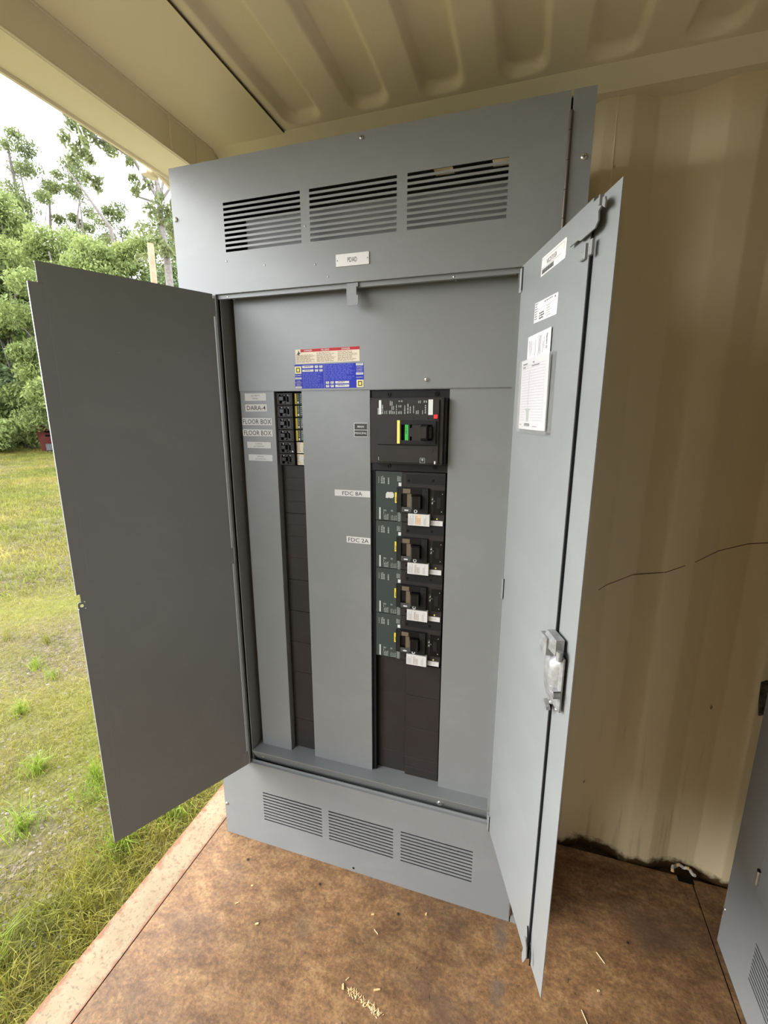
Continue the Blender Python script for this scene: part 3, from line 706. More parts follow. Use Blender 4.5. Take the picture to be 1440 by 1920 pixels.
# large moulded-case breakers
def big_breaker(z1, sticker):
    r = bpy.data.objects.new('circuit_breaker', None); COL.objects.link(r); r.parent = panel; r.location = (.607, .058, z1)
    u = .000168
    def X(c): return (c - 135) * u
    def Z(c): return -(c - 20) * u
    B = MB()
    B.bbox(0, .0835, .0, .037, -.1512, -.0005, 'breaker_green', .0006)
    B.bbox(.0835, .2125, -.0010, .037, -.1512, -.0005, 'brown_black_plastic', .0012)
    B.box(.0960, .2120, -.0022, -.001, -.0060 - .028, -.0060, 'black_plastic')
    B.box(X(1200), X(1385), -.0035, 0, Z(750), Z(320), 'glossy_black'); B.box(X(1260), X(1330), -.0045, 0, Z(640), Z(440), 'black_plastic')
    B.build('breaker_body', r)
    fr2 = MB(); fr2.plate((X(550), X(1115)), (Z(735), Z(290)), [(X(635), X(1010), Z(650), Z(395))], -.0125, -.0010, 'black_plastic')
    fr2.box(X(635), X(1010), -.0060, -.001, Z(650), Z(395), 'glossy_black')
    fr2.box(X(655), X(1000), -.0135, -.0125, Z(392), Z(298), 'glossy_black'); fr2.box(X(665), X(800), -.0140, -.0135, Z(385), Z(305), 'tan_plastic')
    fr2.box(X(645), X(820), -.0135, -.0125, Z(722), Z(632), 'grey_plastic'); fr2.quad(X(697), X(768), Z(700), Z(678), -.0138, 'print_white')
    fr2.ring(X(900), -.0140, Z(698), .0030, .0052, 'print_white', 18)
    for c in ((578, 328), (578, 382), (1078, 345), (1078, 412)): fr2.cyl((X(c[0]), -.0124, Z(c[1])), (X(c[0]), -.0128, Z(c[1])), .0016, 'hole_black', 8)
    fr2.build('toggle_frame', r)
    t = MB(); t.box(X(737), X(812), -.0095, -.006, Z(640), Z(400), 'tan_plastic')
    t.bbox(X(845), X(1000), -.0260, -.006, Z(655), Z(410), 'glossy_black', .003); t.box(X(832), X(862), -.0240, -.006, Z(650), Z(440), 'grey_plastic')
    t.box(X(975), X(990), -.0275, -.0255, Z(620), Z(430), 'black_plastic'); t.build('toggle', r)
    for c in ((750, 170), (1185, 155), (735, 825)):
        s_ = MB(); s_.cyl((X(c[0]), -.0022, Z(c[1])), (X(c[0]), -.0032, Z(c[1])), .0042, 'glossy_black', 12); s_.cyl((X(c[0]), -.0033, Z(c[1])), (X(c[0]), -.0036, Z(c[1])), .0018, 'hole_black', 6); s_.build('screw', r)
    p_ = MB(); y = -.0003
    p_.quad(X(565), X(615), Z(278), Z(215), y, 'print_white'); p_.quad(X(498), X(545), Z(585), Z(395), y, 'sticker_yellow'); p_.bars(X(515), X(528), Z(560), Z(440), 1, y - .0002, 'print_black', .8, 1, True)
    p_.quad(X(200), X(228), Z(905), Z(685), y, 'print_white'); p_.bars(X(203), X(226), Z(900), Z(690), 1, y - .0002, 'print_grey', .6, 2, True, 12)
    p_.bars(X(285), X(385), Z(905), Z(790), 6, y, 'print_grey', .5, 4, True, 3); p_.bars(X(285), X(300), Z(905), Z(695), 1, y, 'print_grey', .6, 5, True, 6)
    p_.bars(X(300), X(345), Z(750), Z(715), 2, y, 'print_grey', .6, 6, True, 2)
    p_.bars(X(425), X(545), Z(910), Z(800), 5, y, 'print_grey', .35, 7, True, 3); p_.bars(X(425), X(470), Z(750), Z(700), 2, y, 'print_grey', .5, 8, True, 2)
    p_.bars(X(555), X(610), Z(925), Z(725), 3, y, 'print_grey', .6, 9, True, 8)
    p_.bars(X(235), X(315), Z(245), Z(100), 3, y, 'print_grey', .6, 10, True, 4); p_.bars(X(190), X(210), Z(240), Z(95), 1, y, 'print_grey', .5, 11, True, 5)
    p_.bars(X(365), X(400), Z(250), Z(110), 1, y, 'print_grey', .7, 12, True, 5); p_.bars(X(540), X(610), Z(190), Z(75), 3, y, 'print_grey', .6, 13, True, 4)
    p_.quad(X(1150), X(1195), Z(585), Z(430), -.0016, 'grey_plastic')
    p_.add([(X(1160), -.0018, Z(490)), (X(1190), -.0018, Z(490)), (X(1190), -.0018, Z(455)), (X(1160), -.0018, Z(560)), (X(1190), -.0018, Z(560)), (X(1190), -.0018, Z(520))], [(0, 1, 2), (3, 4, 5)], 'print_white')
    for c in ((1217, 507), (1355, 380), (1348, 692)): p_.cyl((X(c[0]), -.0036, Z(c[1])), (X(c[0]), -.0040, Z(c[1])), .0014, 'print_grey', 8)
    p_.cyl((X(1268), -.0011, Z(828)), (X(1268), -.0018, Z(828)), .0024, 'logo_yellow', 10)
    p_.build('face_print', r, kind='stuff')
    s_ = MB(); s_.box(X(765), X(1150), -.0150, -.0010, Z(955), Z(745), 'label_white')
    for a, b_, rows, sd in ((785, 875, 4, 1), (1050, 1100, 3, 3)): s_.bars(X(a), X(b_), Z(935), Z(765), rows, -.0152, 'print_grey', .45, sd, True, 7)
    if sticker == 0:
        s_.quad(X(905), X(1000), Z(935), Z(755), -.0151, 'sticker_orange')
    s_.bars(X(900), X(1000), Z(930), Z(765), 5, -.0153, 'print_brown', .4, 5, True, 6)
    s_.box(X(1162), X(1375), -.0050, -.0010, Z(945), Z(858), 'label_white'); s_.bars(X(1185), X(1350), Z(925), Z(880), 2, -.0052, 'print_grey', .4, 7)
    s_.build('warning_sticker', r, label='white warning stickers below the toggle')
    if sticker == 0:
        w_ = MB(); w_.prism([(X(a), Z(c)) for a, c in ((348, 392), (345, 410), (330, 420), (325, 500), (370, 505), (385, 485), (400, 502), (455, 500), (480, 470), (482, 430), (465, 400), (440, 390), (400, 396))][::-1], -.0010, -.0001, 'label_white')
        w_.build('torn_sticker', r, label='torn white sticker remnant')
    return r
for k in range(4): big_breaker(1.4555 - .1525 * k, k)

# main breaker
r = bpy.data.objects.new('main_breaker', None); COL.objects.link(r); r.parent = panel; r.location = (.602, .030, 1.667)
def X(c): return (c - 330) * .000256
def Z(c): return -(c - 152) * .000245
B = MB()
B.bbox(-.001, .2115, 0, .008, Z(910), 0, 'brown_black_plastic', .0015); B.box(.004, .2185, .008, .066, Z(905), -.002, 'black_plastic')
B.bbox(X(415), X(1110), -.0050, .001, Z(890), Z(178), 'brown_black_plastic', .0010)
B.box(X(415), X(1100), -.0053, -.0050, Z(690), Z(682), 'hole_black')
for c in ((340, 170), (1135, 165), (340, 888), (1130, 890)): B.cyl((X(c[0]), -.0001, Z(c[1])), (X(c[0]), -.0005, Z(c[1])), .0016, 'hole_black', 8)
for c in ((832, 382), (993, 382)): B.cyl((X(c[0]), -.0051, Z(c[1])), (X(c[0]), -.0054, Z(c[1])), .0016, 'hole_black', 8)
B.build('breaker_body', r)
Bk = MB(); Bk.box(-.008, .2235, .028, .066, Z(910) - .024, .024, 'black_plastic')
for c in (510, 1055):
    for zz in (.010, Z(910) - .010): Bk.cyl((X(c), .028, zz), (X(c), .0255, zz), .0062, 'glossy_black', 12); Bk.cyl((X(c), .0254, zz), (X(c), .0250, zz), .003, 'hole_black', 6)
Bk.build('mounting_base', r)
h_ = MB(); h_.plate((X(640), X(1082)), (Z(670), Z(405)), [(X(700), X(1045), Z(630), Z(452))], -.0110, -.0050, 'black_plastic')
h_.box(X(700), X(1045), -.0060, -.0050, Z(630), Z(452), 'hole_black'); h_.box(X(652), X(684), -.0122, -.0110, Z(668), Z(405), 'logo_yellow')
h_.build('handle_frame', r)
h_ = MB(); h_.box(X(738), X(776), -.0085, -.006, Z(630), Z(452), 'bright_green'); h_.bars(X(748), X(765), Z(560), Z(490), 1, -.0087, 'print_black', .5, 2, True, 2)
h_.build('indicator', r, label='green indicator flag')
h_ = MB(); h_.plate((X(780), X(925)), (Z(630), Z(455)), [(X(798), X(820), Z(630), Z(585)), (X(798), X(820), Z(490), Z(455))], -.0120, -.006, 'brown_black_plastic')
h_.bbox(X(925), X(1005), -.0300, -.006, Z(620), Z(460), 'black_plastic', .004); h_.bbox(X(935), X(998), -.0310, -.0290, Z(600), Z(475), 'brown_black_plastic', .001)
h_.bbox(X(1005), X(1045), -.0200, -.006, Z(610), Z(470), 'glossy_black', .002); h_.build('toggle', r)
p_ = MB(); y = -.0056
p_.box(X(420), X(1042), -.0055, -.0050, Z(345), Z(178), 'brown_black_plastic')
p_.quad(X(435), X(462), Z(340), Z(180), y - .0002, 'print_white'); p_.quad(X(992), X(1042), Z(344), Z(176), y - .0002, 'print_white')
p_.bars(X(422), X(433), Z(340), Z(240), 1, y, 'print_white', .6, 1, True, 8)
for a, b_, c0, c1, rows, sd in ((468, 492, 335, 230, 1, 2), (498, 512, 335, 290, 1, 3), (520, 535, 335, 285, 1, 4), (552, 625, 335, 290, 4, 5), (560, 600, 240, 185, 2, 6), (580, 615, 290, 235, 2, 7), (632, 645, 340, 190, 1, 8),
                                (655, 705, 335, 300, 3, 9), (660, 700, 260, 235, 2, 10), (660, 715, 200, 182, 2, 11), (725, 745, 335, 220, 1, 12), (760, 780, 330, 190, 1, 13), (788, 805, 325, 225, 1, 14), (825, 840, 325, 240, 1, 15),
                                (855, 895, 335, 290, 2, 16), (880, 915, 215, 185, 2, 17), (925, 940, 335, 280, 1, 18), (955, 975, 330, 225, 1, 19), (940, 985, 210, 185, 2, 20)):
    p_.bars(X(a), X(b_), Z(c0), Z(c1), rows, y, 'print_grey', .6, sd, True, 5)
p_.plate((X(908), X(965)), (Z(888), Z(830)), [(X(912), X(961), Z(884), Z(834))], -.0054, -.0051, 'print_grey'); p_.text('*', X(937), Z(862), .012, -.0055, 'print_white')
p_.quad(X(1068), X(1083), Z(895), Z(862), -.0054, 'print_white'); p_.quad(X(425), X(432), Z(868), Z(830), -.0054, 'print_grey')
p_.cyl((X(1025), -.0051, Z(740)), (X(1025), -.0060, Z(740)), .0075, 'brown_black_plastic', 18)
p_.build('face_print', r, kind='stuff')
q_ = MB(); q_.bbox(X(1055), X(1100), -.0085, -.005, Z(386), Z(341), 'pure_red', .0008); q_.build('trip_button', r, label='red push to trip button')

# ---- doors (local x runs to the right as seen, -y is the visible inner face)
def frame(hx, hy, ex, ey, left):
    d = Vector((ex - hx, ey - hy, 0)).normalized(); Xa = -d if left else d
    Ya = Vector((0, 0, 1)).cross(Xa); M_ = Matrix((Xa, Ya, Vector((0, 0, 1)))).transposed().to_4x4(); M_.translation = Vector((hx, hy, 0)); return M_
TL = frame(.128, 0, -.0700, -.388, True); TR = frame(.998, 0, 1.1405, -.405, False)
# left door
dl = bpy.data.objects.new('door', None); COL.objects.link(dl); dl.parent = panel; dl['label'] = 'left door, inner face in shade'
s_ = MB(TL)
s_.box(-.4180, -.0095, 0, .0018, .350, OT, G)                       # main skin
s_.prism([(-.4310, OT - .006), (-.4270, OT), (-.4180, OT), (-.4180, 1.921), (-.4310, 1.921)], 0.0006, .0024, G)
s_.box(-.4180, -.4172, .0018, .0034, .350, 1.921, G)
# overlapping lip, set one sheet back, with the lock notch and hole
s_.box(-.4500, -.4180, .0016, .0034, 1.152, 1.921, G); s_.box(-.4425, -.4180, .0016, .0034, 1.130, 1.152, G); s_.box(-.4500, -.4180, .0016, .0034, .350, 1.1095, G)
hx_, hz_, hr = -.4415, 1.1195, .0042; V = []; k_ = 16
for i in range(k_):
    a = 2 * math.pi * (i + .5) / k_; V.append((hx_ + hr * math.cos(a), hz_ + hr * math.sin(a)))
sq = []
for i in range(k_):
    a = 2 * math.pi * (i + .5) / k_; c, q = math.cos(a), math.sin(a); t = 1 / max(abs(c), abs(q))
    px = hx_ + c * t * .0085; pz = hz_ + q * t * .0100; sq.append((px, pz))
for i in range(k_):
    j = (i + 1) % k_; a, b_, c, d = sq[i], sq[j], V[j], V[i]
    s_.add([(a[0], .0016, a[1]), (b_[0], .0016, b_[1]), (c[0], .0016, c[1]), (d[0], .0016, d[1]), (a[0], .0034, a[1]), (b_[0], .0034, b_[1]), (c[0], .0034, c[1]), (d[0], .0034, d[1])],
           [(0, 1, 2, 3), (7, 6, 5, 4), (3, 2, 6, 7), (1, 0, 4, 5)], G)
s_.box(-.4330, -.4180, .0016, .0034, 1.1095, 1.130, G)
# folded edges
s_.box(-.4180, -.0095, .0018, .010, .350, .352, G); s_.box(-.4310, -.0095, .0018, .012, OT - .002, OT, G); s_.box(-.0112, -.0095, .0018, .010, .352, OT - .002, G)
s_.box(-.4500, -.4482, .0034, .012, .352, 1.1095, G); s_.box(-.4500, -.4482, .0034, .012, 1.152, 1.921, G)
s_.build('door_skin', dl)
for (a, b_) in ((1.905, 1.955), (1.133, 1.187), (.352, .407)):
    h_ = MB(TL); h_.box(-.0220, -.0010, -.0012, -.0001, a, b_, G); h_.cyl((-.0005, -.001, a), (-.0005, -.001, b_), .0028, G, 8); h_.build('hinge_leaf', dl)
m_ = MB(TL); m_.prism([(-.2800, 1.7792), (-.2770, 1.7800), (-.2740, 1.7790), (-.2770, 1.7784)], -.0003, 0.0002, 'print_grey'); m_.build('scuff', dl)
# right door
dr = bpy.data.objects.new('door', None); COL.objects.link(dr); dr.parent = panel; dr['label'] = 'right door with latch handle, rods and labels'
s_ = MB(TR)
s_.box(.0020, .3520, 0, .0016, .346, OT, G); s_.box(.3000, .4270, .0070, .0086, .346, OT - .003, G)
s_.box(.3300, .3310, .0016, .0070, .348, OT - .004, 'gap_shade')  # dark strip painting the shade inside the step gap
s_.box(.0020, .3200, .0105, .0121, .346, OT, G)
s_.box(.0020, .3520, .0016, .0070, .346, .348, G); s_.box(.0020, .3520, .0016, .0070, OT - .002, OT, G); s_.box(.0020, .0040, .0016, .0121, .346, OT, G)
s_.box(.0040, .3200, .0070, .0105, .346, .348, G)
s_.build('door_skin', dr)
for (a, b_) in ((1.908, 1.962), (1.120, 1.180), (.338, .395)):
    h_ = MB(TR); h_.box(.0010, .0100, -.0020, -.0002, a, b_, G); h_.box(.0100, .0112, -.0025, 0, a + .004, b_ + .001, 'gap_shade'); h_.cyl((0, -.001, a), (0, -.001, b_), .0028, G, 8)
    h_.box(-.004, .001, -.004, -.001, a, a + .012, G); h_.build('hinge_leaf', dr)
# top latch hook, guide brackets, rod, bottom latch
t_ = MB(TR)
t_.prism([(.2900, 1.9300), (.2900, 1.9140), (.3230, 1.9140), (.3330, 1.9100), (.3830, 1.9110), (.3930, 1.9190), (.3905, 1.9330), (.4000, 1.9370), (.4095, 1.9300), (.4110, 1.9390), (.4080, 1.9460), (.4030, 1.9480), (.3960, 1.9460), (.3950, 1.9530), (.2900, 1.9530)], -.0085, -.0060, G)
t_.box(.300, .345, -.006, 0, 1.9350, 1.9400, G); t_.box(.396, .4000, -.0125, -.006, 1.9380, 1.9520, G)
t_.build('latch_hook', dr)
for a, b_ in ((.3300, .3470), (.3590, .3700)):
    g_ = MB(TR); g_.bbox(a, b_, -.0060, 0, 1.8780, 1.9020, G, .0015); g_.ring((a + b_) / 2, -.0064, 1.8900, .0015, .0034, 'zinc', 12); g_.build('rod_guide', dr)
rd = MB(TR); rd.box(.3440, .3535, .0022, .0064, .400, 1.900, 'gap_shade'); rd.build('latch_rod', dr)  # rod coloured near-black, the shadow it lies in painted on
bl_ = MB(TR); bl_.prism([(.3440, .4060), (.3520, .4060), (.3600, .3900), (.3640, .3700), (.3560, .3460), (.3470, .3270), (.3400, .3300), (.3385, .3480), (.3420, .3600)], -.0060, -.0035, G)
bl_.prism([(.3720, .4060), (.3740, .3980), (.3780, .3780), (.3770, .3640), (.3745, .3640), (.3755, .3780), (.3715, .3960)], -.0030, -.0002, 'gap_shade')
bl_.prism([(.3480, .4430), (.3500, .4430), (.3600, .3980), (.3570, .3980)], -.0030, -.0002, 'gap_shade')
bl_.build('latch_hook', dr)
# cast latch body
hb = MB(TR)
hb.bbox(.3420, .4060, -.0060, 0, 1.0560, 1.1700, 'cast_chrome', .003)
V = []; F = []; NX, NZ = 10, 16
for j in range(NZ + 1):
    for i in range(NX + 1):
        a, c = i / NX * 2 - 1, j / NZ * 2 - 1
        hgt = (1 - abs(a) ** 3) * (1 - abs(c) ** 4) * (.75 + .25 * c)
        V.append((.3700 + .0270 * a, -.0060 - .0190 * max(hgt, 0), 1.1130 + .0520 * c))
for j in range(NZ):
    for i in range(NX): k0 = j * (NX + 1) + i; F.append((k0, k0 + 1, k0 + NX + 2, k0 + NX + 1))
hb.add(V, F, 'cast_chrome', True)
for zz in (1.088, 1.100): hb.box(.3800, .4080, -.0180, -.005, zz, zz + .0022, 'cast_chrome')
hb.box(.4060, .4080, -.0180, -.005, 1.088, 1.1022, 'cast_chrome')
hb.build('latch_body', dr, label='cast metal latch body')
kb = MB(TR); kb.bbox(.3440, .3760, -.0300, -.004, 1.1620, 1.1980, 'cast_chrome', .004); kb.bbox(.3500, .3960, -.0220, 0, 1.1720, 1.2040, 'cast_chrome', .006)
kb.cyl((.4010, -.0100, 1.165), (.4010, -.0100, 1.184), .0060, 'cast_chrome', 10); kb.build('latch_knob', dr)
for (x, z) in ((.3360, 1.0850), (.3660, 1.0520), (.3950, 1.0560)):
    s_ = MB(TR); s_.dome(x, -.0010, z, .0048, .0060, 'cast_chrome', 10, 3); s_.build('rivet', dr)
lt = MB(TR); lt.prism([(.3500, 1.0500), (.3680, 1.0420), (.3700, 1.0360), (.3600, 1.0330), (.3500, 1.0400)], -.0120, -.004, 'cast_chrome'); lt.build('latch_tip', dr)
# labels on the right door
l1 = MB(TR); l1.prism([(.1325, 1.9075), (.2540, 1.9075), (.2570, 1.9120), (.2570, 1.9400), (.2540, 1.9435), (.1345, 1.9435)], -.0008, 0, 'label_white')
l1.text('NSC25T31SR', .1880, 1.9290, .0090, -.0010, 'print_black', fit=.050, bold=.008)
l1.quad(.136, .248, 1.9385, 1.9390, -.0010, 'print_black'); l1.quad(.136, .235, 1.9215, 1.9220, -.0010, 'print_black'); l1.quad(.247, .2475, 1.925, 1.939, -.0010, 'print_black')
rb = random.Random(4); x = .138
while x < .200:
    ww = rb.choice((.0005, .0009, .0014)); l1.quad(x, x + ww, 1.9105, 1.9195, -.0010, 'print_black'); x += ww + rb.choice((.0005, .0008))
l1.build('barcode_label', dr, label='white label with barcode')
l2 = MB(TR); l2.prism([(.1086, 1.8190), (.2340, 1.8140), (.2350, 1.8180), (.2364, 1.8540), (.1100, 1.8600)], -.0008, 0, 'label_white')
l2.bars(.165, .225, 1.850, 1.853, 1, -.0010, 'print_black', .6, 1, words=8); l2.quad(.150, .232, 1.8432, 1.8436, -.0010, 'print_black'); l2.quad(.115, .232, 1.8370, 1.8374, -.0010, 'print_grey')
l2.bars(.113, .130, 1.822, 1.857, 7, -.0010, 'print_black', .35, 2, words=2); l2.bars(.140, .172, 1.820, 1.8350, 3, -.0010, 'print_black', .6, 3, words=4)
l2.bars(.180, .205, 1.818, 1.8420, 5, -.0010, 'print_grey', .5, 4, words=3); l2.cyl((.222, -.0009, 1.850), (.222, -.0011, 1.850), .0022, 'print_black', 8)
l2.build('data_label', dr, label='white data label with fine print')
pc = MB(TR); pc.box(.0620, .2480, -.0105, -.0100, 1.5830, 1.7440, 'clear_film')
for (a, b_, c, d) in ((.0600, .0640, 1.583, 1.744), (.2450, .2500, 1.583, 1.744), (.0620, .2480, 1.581, 1.585)): pc.box(a, b_, -.0105, 0, c, d, 'clear_film')
pc.build('document_pouch', dr, label='clear plastic document pouch')
# papers in the pouch are things of their own
def paper(name, label, cat, T, x0, x1, z0, z1, y0, bend, draw):
    p_ = MB(T); N = 8; V = []; F = []
    for j in range(9):
        for i in range(N + 1):
            u_, v_ = i / N, j / 8
            V.append((x0 + (x1 - x0) * u_, y0 - bend * math.sin(u_ * math.pi) * (1 - .3 * v_) - bend * .4 * v_ * v_, z0 + (z1 - z0) * v_))
    for j in range(8):
        for i in range(N): k0 = j * (N + 1) + i; F.append((k0, k0 + 1, k0 + N + 2, k0 + N + 1))
    p_.add(V, F, 'paper', True)
    V2 = [(a, b_ + .0008, c) for a, b_, c in V]; p_.add(V2, [f[::-1] for f in F], 'paper', True)
    draw(p_); o = p_.build(name); o['label'] = label; o['category'] = cat; return o
def curve_y(x, z, x0, x1, z0, z1, y0, bend):
    u_, v_ = (x - x0) / (x1 - x0), (z - z0) / (z1 - z0); return y0 - bend * math.sin(u_ * math.pi) * (1 - .3 * v_) - bend * .4 * v_ * v_ - .0005
def draw1(p_):
    c = (.0850, .2200, 1.66, 1.7935, -.0025, .001)
    def q_(a, b_, z0, z1, m='paper_line'): y = curve_y((a + b_) / 2, (z0 + z1) / 2, *c); p_.quad(a, b_, z0, z1, y, m)
    for x in (.128, .150, .172): q_(x, x + .0006, 1.745, 1.788)
    rr_ = random.Random(5)
    for x, zz0, zz1 in ((.096, 1.76, 1.785), (.104, 1.75, 1.782), (.112, 1.755, 1.78), (.136, 1.745, 1.78), (.156, 1.744, 1.785), (.161, 1.75, 1.785), (.166, 1.748, 1.786), (.180, 1.75, 1.77), (.186, 1.757, 1.78)):
        z = zz0
        while z < zz1: e = z + rr_.uniform(.001, .004); q_(x, x + .0018, z, e); z = e + .0008
    y = curve_y(.202, 1.772, *c); p_.text('Square D', .202, 1.770, .006, y - .0004, 'print_black', fit=.030, rot=-math.pi / 2, bold=.01)
p1 = paper('instruction_sheet', 'white folded instruction sheet standing up behind the circuit list on right door', 'paper', TR, .0850, .2200, 1.66, 1.7935, -.0025, .001, draw1)
def draw2(p_):
    c = (.0640, .2300, 1.5885, 1.7430, -.0055, .0035)
    def q_(a, b_, z0, z1, m='paper_line'):
        nseg = 8; 
        for i in range(nseg):
            xa, xb = a + (b_ - a) * i / nseg, a + (b_ - a) * (i + 1) / nseg
            ya, yb = curve_y(xa, z0, *c), curve_y(xb, z0, *c)
            p_.add([(xa, ya, z0), (xb, yb, z0), (xb, yb, z1), (xa, ya, z1)], [(0, 1, 2, 3)], m)
    for k in range(21):
        z = 1.7290 - k * .0060
        if not (15 < k): q_(.074, .214, z, z + .0005)
        else: q_(.074, .110, z, z + .0005); q_(.150, .214, z, z + .0005)
        if 2 < k < 16: q_(.1270, .1290, z + .0015, z + .0038)
    for a in (.1275,): p_.quad(a, a + .0005, 1.630, 1.722, curve_y(a, 1.68, *c), 'paper_line')
    p_.quad(.2140, .2145, 1.600, 1.730, curve_y(.214, 1.68, *c), 'paper_line')
    q_(.078, .110, 1.7325, 1.7350, 'print_black'); q_(.145, .155, 1.7325, 1.7350, 'print_black'); q_(.078, .098, 1.7255, 1.7275, 'print_black'); q_(.140, .185, 1.7255, 1.7275, 'print_black')
    q_(.112, .148, 1.5960, 1.6020, 'print_black'); p_.text('Square D', .130, 1.5990, .0032, curve_y(.13, 1.599, *c) - .0003, 'label_white', fit=.028)
    q_(.075, .085, 1.597, 1.600); q_(.165, .190, 1.595, 1.597)
    y = curve_y(.13, 1.62, *c)
    p_.add([(.112, y, 1.6325), (.118, y, 1.6350), (.142, y, 1.6350), (.147, y, 1.6325), (.139, y, 1.6300), (.138, y, 1.6060), (.124, y, 1.6060), (.120, y, 1.6300)], [(0, 1, 2, 3, 4, 5, 6, 7)], 'print_grey')
p2 = paper('circuit_list', 'ruled white circuit list sheet in the clear pouch on the right door', 'paper', TR, .0640, .2300, 1.5885, 1.7430, -.0055, .0035, draw2)

# ================================================================= SECOND PANEL, doors shut
p2_ = thing('electrical_panel', 'closed grey electrical panel at the right edge, side-on, in the shade', 'electrical panel', (1.71, .145, 0), -math.pi / 2)
panel_shell(p2_, False)
dd_ = MB(); dd_.bbox(OL + .002, (OL + OR_) / 2 - .001, -.0014, .008, OB + .002, OT - .002, G, .001); dd_.build('door', p2_)
dd_ = MB(); dd_.bbox((OL + OR_) / 2 + .001, OR_ - .002, -.0014, .008, OB + .002, OT - .002, G, .001); dd_.build('door', p2_)
for zc in (.400, 1.16, 1.93):
    for xc in (OL + .004, OR_ - .004):
        h_ = MB(); h_.cyl((xc, -.004, zc - .022), (xc, -.004, zc + .022), .0042, 'zinc', 10); h_.cyl((xc, -.004, zc + .022), (xc, -.004, zc + .026), .005, 'glossy_black', 10); h_.build('hinge_leaf', p2_)

hh_ = MB(); hh_.cyl((.035, .0004, .875), (.035, -.0006, .875), .0035, 'hole_black', 10); hh_.build('screw_hole', p2_)

# ================================================================= DEBRIS ON THE FLOOR
# splintered gouge at the bottom of the frame
gz = MB(); r_ = random.Random(3)
for k in range(120):
    t = r_.random(); cx = .645 + .115 * t + r_.gauss(0, .004); cy = -.325 - .028 * t + r_.gauss(0, .0045)
    a = r_.uniform(0, math.pi); L = r_.uniform(.003, .010); h = r_.uniform(.001, .006)
    dx, dy = math.cos(a) * L, math.sin(a) * L; wx, wy = -math.sin(a) * .0012, math.cos(a) * .0012
    gz.add([(cx - wx, cy - wy, .0004), (cx + wx, cy + wy, .0004), (cx + dx, cy + dy, h), (cx - wx, cy - wy, .0018)], [(0, 1, 2), (1, 3, 2), (0, 2, 3)], 'splinter')
o = gz.build('wood_splinters'); o['kind'] = 'stuff'; o['label'] = 'pale splintered gouge in the plywood at the bottom of the frame'; o['category'] = 'splinters'
def chip(x, y, L, w_, a, m='splinter'):
    c = MB(); p = [(-L / 2, -w_ / 2), (L / 2 * .8, -w_ / 2 * .6), (L / 2, 0), (L / 2 * .6, w_ / 2), (-L / 2, w_ / 2 * .8)]
    V = [(u_, v_, 0.0003) for u_, v_ in p] + [(u_ * .9, v_ * .8, .0025) for u_, v_ in p]; k = 5
    c.add(V, [tuple(range(k - 1, -1, -1)), tuple(range(k, 2 * k))] + [(i, (i + 1) % k, (i + 1) % k + k, i + k) for i in range(k)], m)
    o = c.build('wood_chip', loc=(x, y, .0002)); o.rotation_euler.z = a; return o
chips = [(.727, -.300, .020, .006, .4, 'bent wood chip beside the splintered gouge'), (.630, -.322, .016, .007, 1.9, 'knotted wood chip at the left end of the splintered gouge'),
         (.636, -.302, .012, .003, .9, 'thin dark sliver just above the left end of the gouge'), (.650, -.115, .011, .006, .3, 'small pale chip on the floor below the lower grille, left of two'),
         (.818, -.060, .009, .006, 1.4, 'small pale chip below the right end of the lower grille'), (.676, -.160, .020, .002, 2.6, 'thin curled sliver in mid floor below the panel'),
         (1.352, -.020, .034, .003, -.9, 'straw-coloured sliver lying on the floor right of the open door'), (1.29, -.185, .034, .0025, -1.15, 'thin pale sliver on the floor near the bottom, right of the door tip'),
         (1.335, -.110, .008, .006, .2, 'tiny pale crumb on the floor between the two slivers'), (.300, -.255, .012, .007, .5, 'small pale flake on the left of the floor'),
         (.215, -.155, .008, .005, .1, 'tiny pale flake below the left end of the lower grille'), (.20, -.22, .012, .004, .7, 'short pale chip on the floor near the sill')]
for (x, y, L, w_, a, lab) in chips:
    o = chip(x, y, L, w_, a, 'straw' if 'sliver' in lab else 'splinter'); o['label'] = lab; o['category'] = 'wood chip'; o['group'] = 'wood chips on the floor'
for (x, y, L, w_, a) in ((.700, -.178, .050, .0018, .5), (.745, -.225, .040, .0012, 1.7)):
    pass

# ================================================================= OUTSIDE
GZ0 = -.20
gxs = np.concatenate([np.linspace(-60, -6, 28), np.linspace(-5.6, -.15, 40), [8.0]]); gys = np.concatenate([np.linspace(-25, -3, 8), np.linspace(-2.5, 4, 36), np.linspace(5, 60, 28)])
GX, GY = np.meshgrid(gxs, gys); dist = np.hypot(GX, GY)
GZ_ = GZ0 + .02 * np.sin(GX * 2.3 + 1) * np.cos(GY * 2.9) * np.clip((-GX - .4), 0, 1) + .08 * np.sin(GX * .35) * np.cos(GY * .3) * np.clip((dist - 4) / 8, 0, 1)
V = np.stack([GX, GY, GZ_], -1).reshape(-1, 3); nyy, nxx = GX.shape
ii, jj = np.meshgrid(np.arange(nxx - 1), np.arange(nyy - 1)); k0 = (jj * nxx + ii).ravel()
rawmesh('ground', V, np.stack([k0, k0 + 1, k0 + nxx + 1, k0 + nxx], -1), 'field_soil', smooth=True, kind='structure')
def gheight(x, y):
    d = np.hypot(x, y)
    return GZ0 + .02 * np.sin(x * 2.3 + 1) * np.cos(y * 2.9) * np.clip((-x - .4), 0, 1) + .08 * np.sin(x * .35) * np.cos(y * .3) * np.clip((d - 4) / 8, 0, 1)

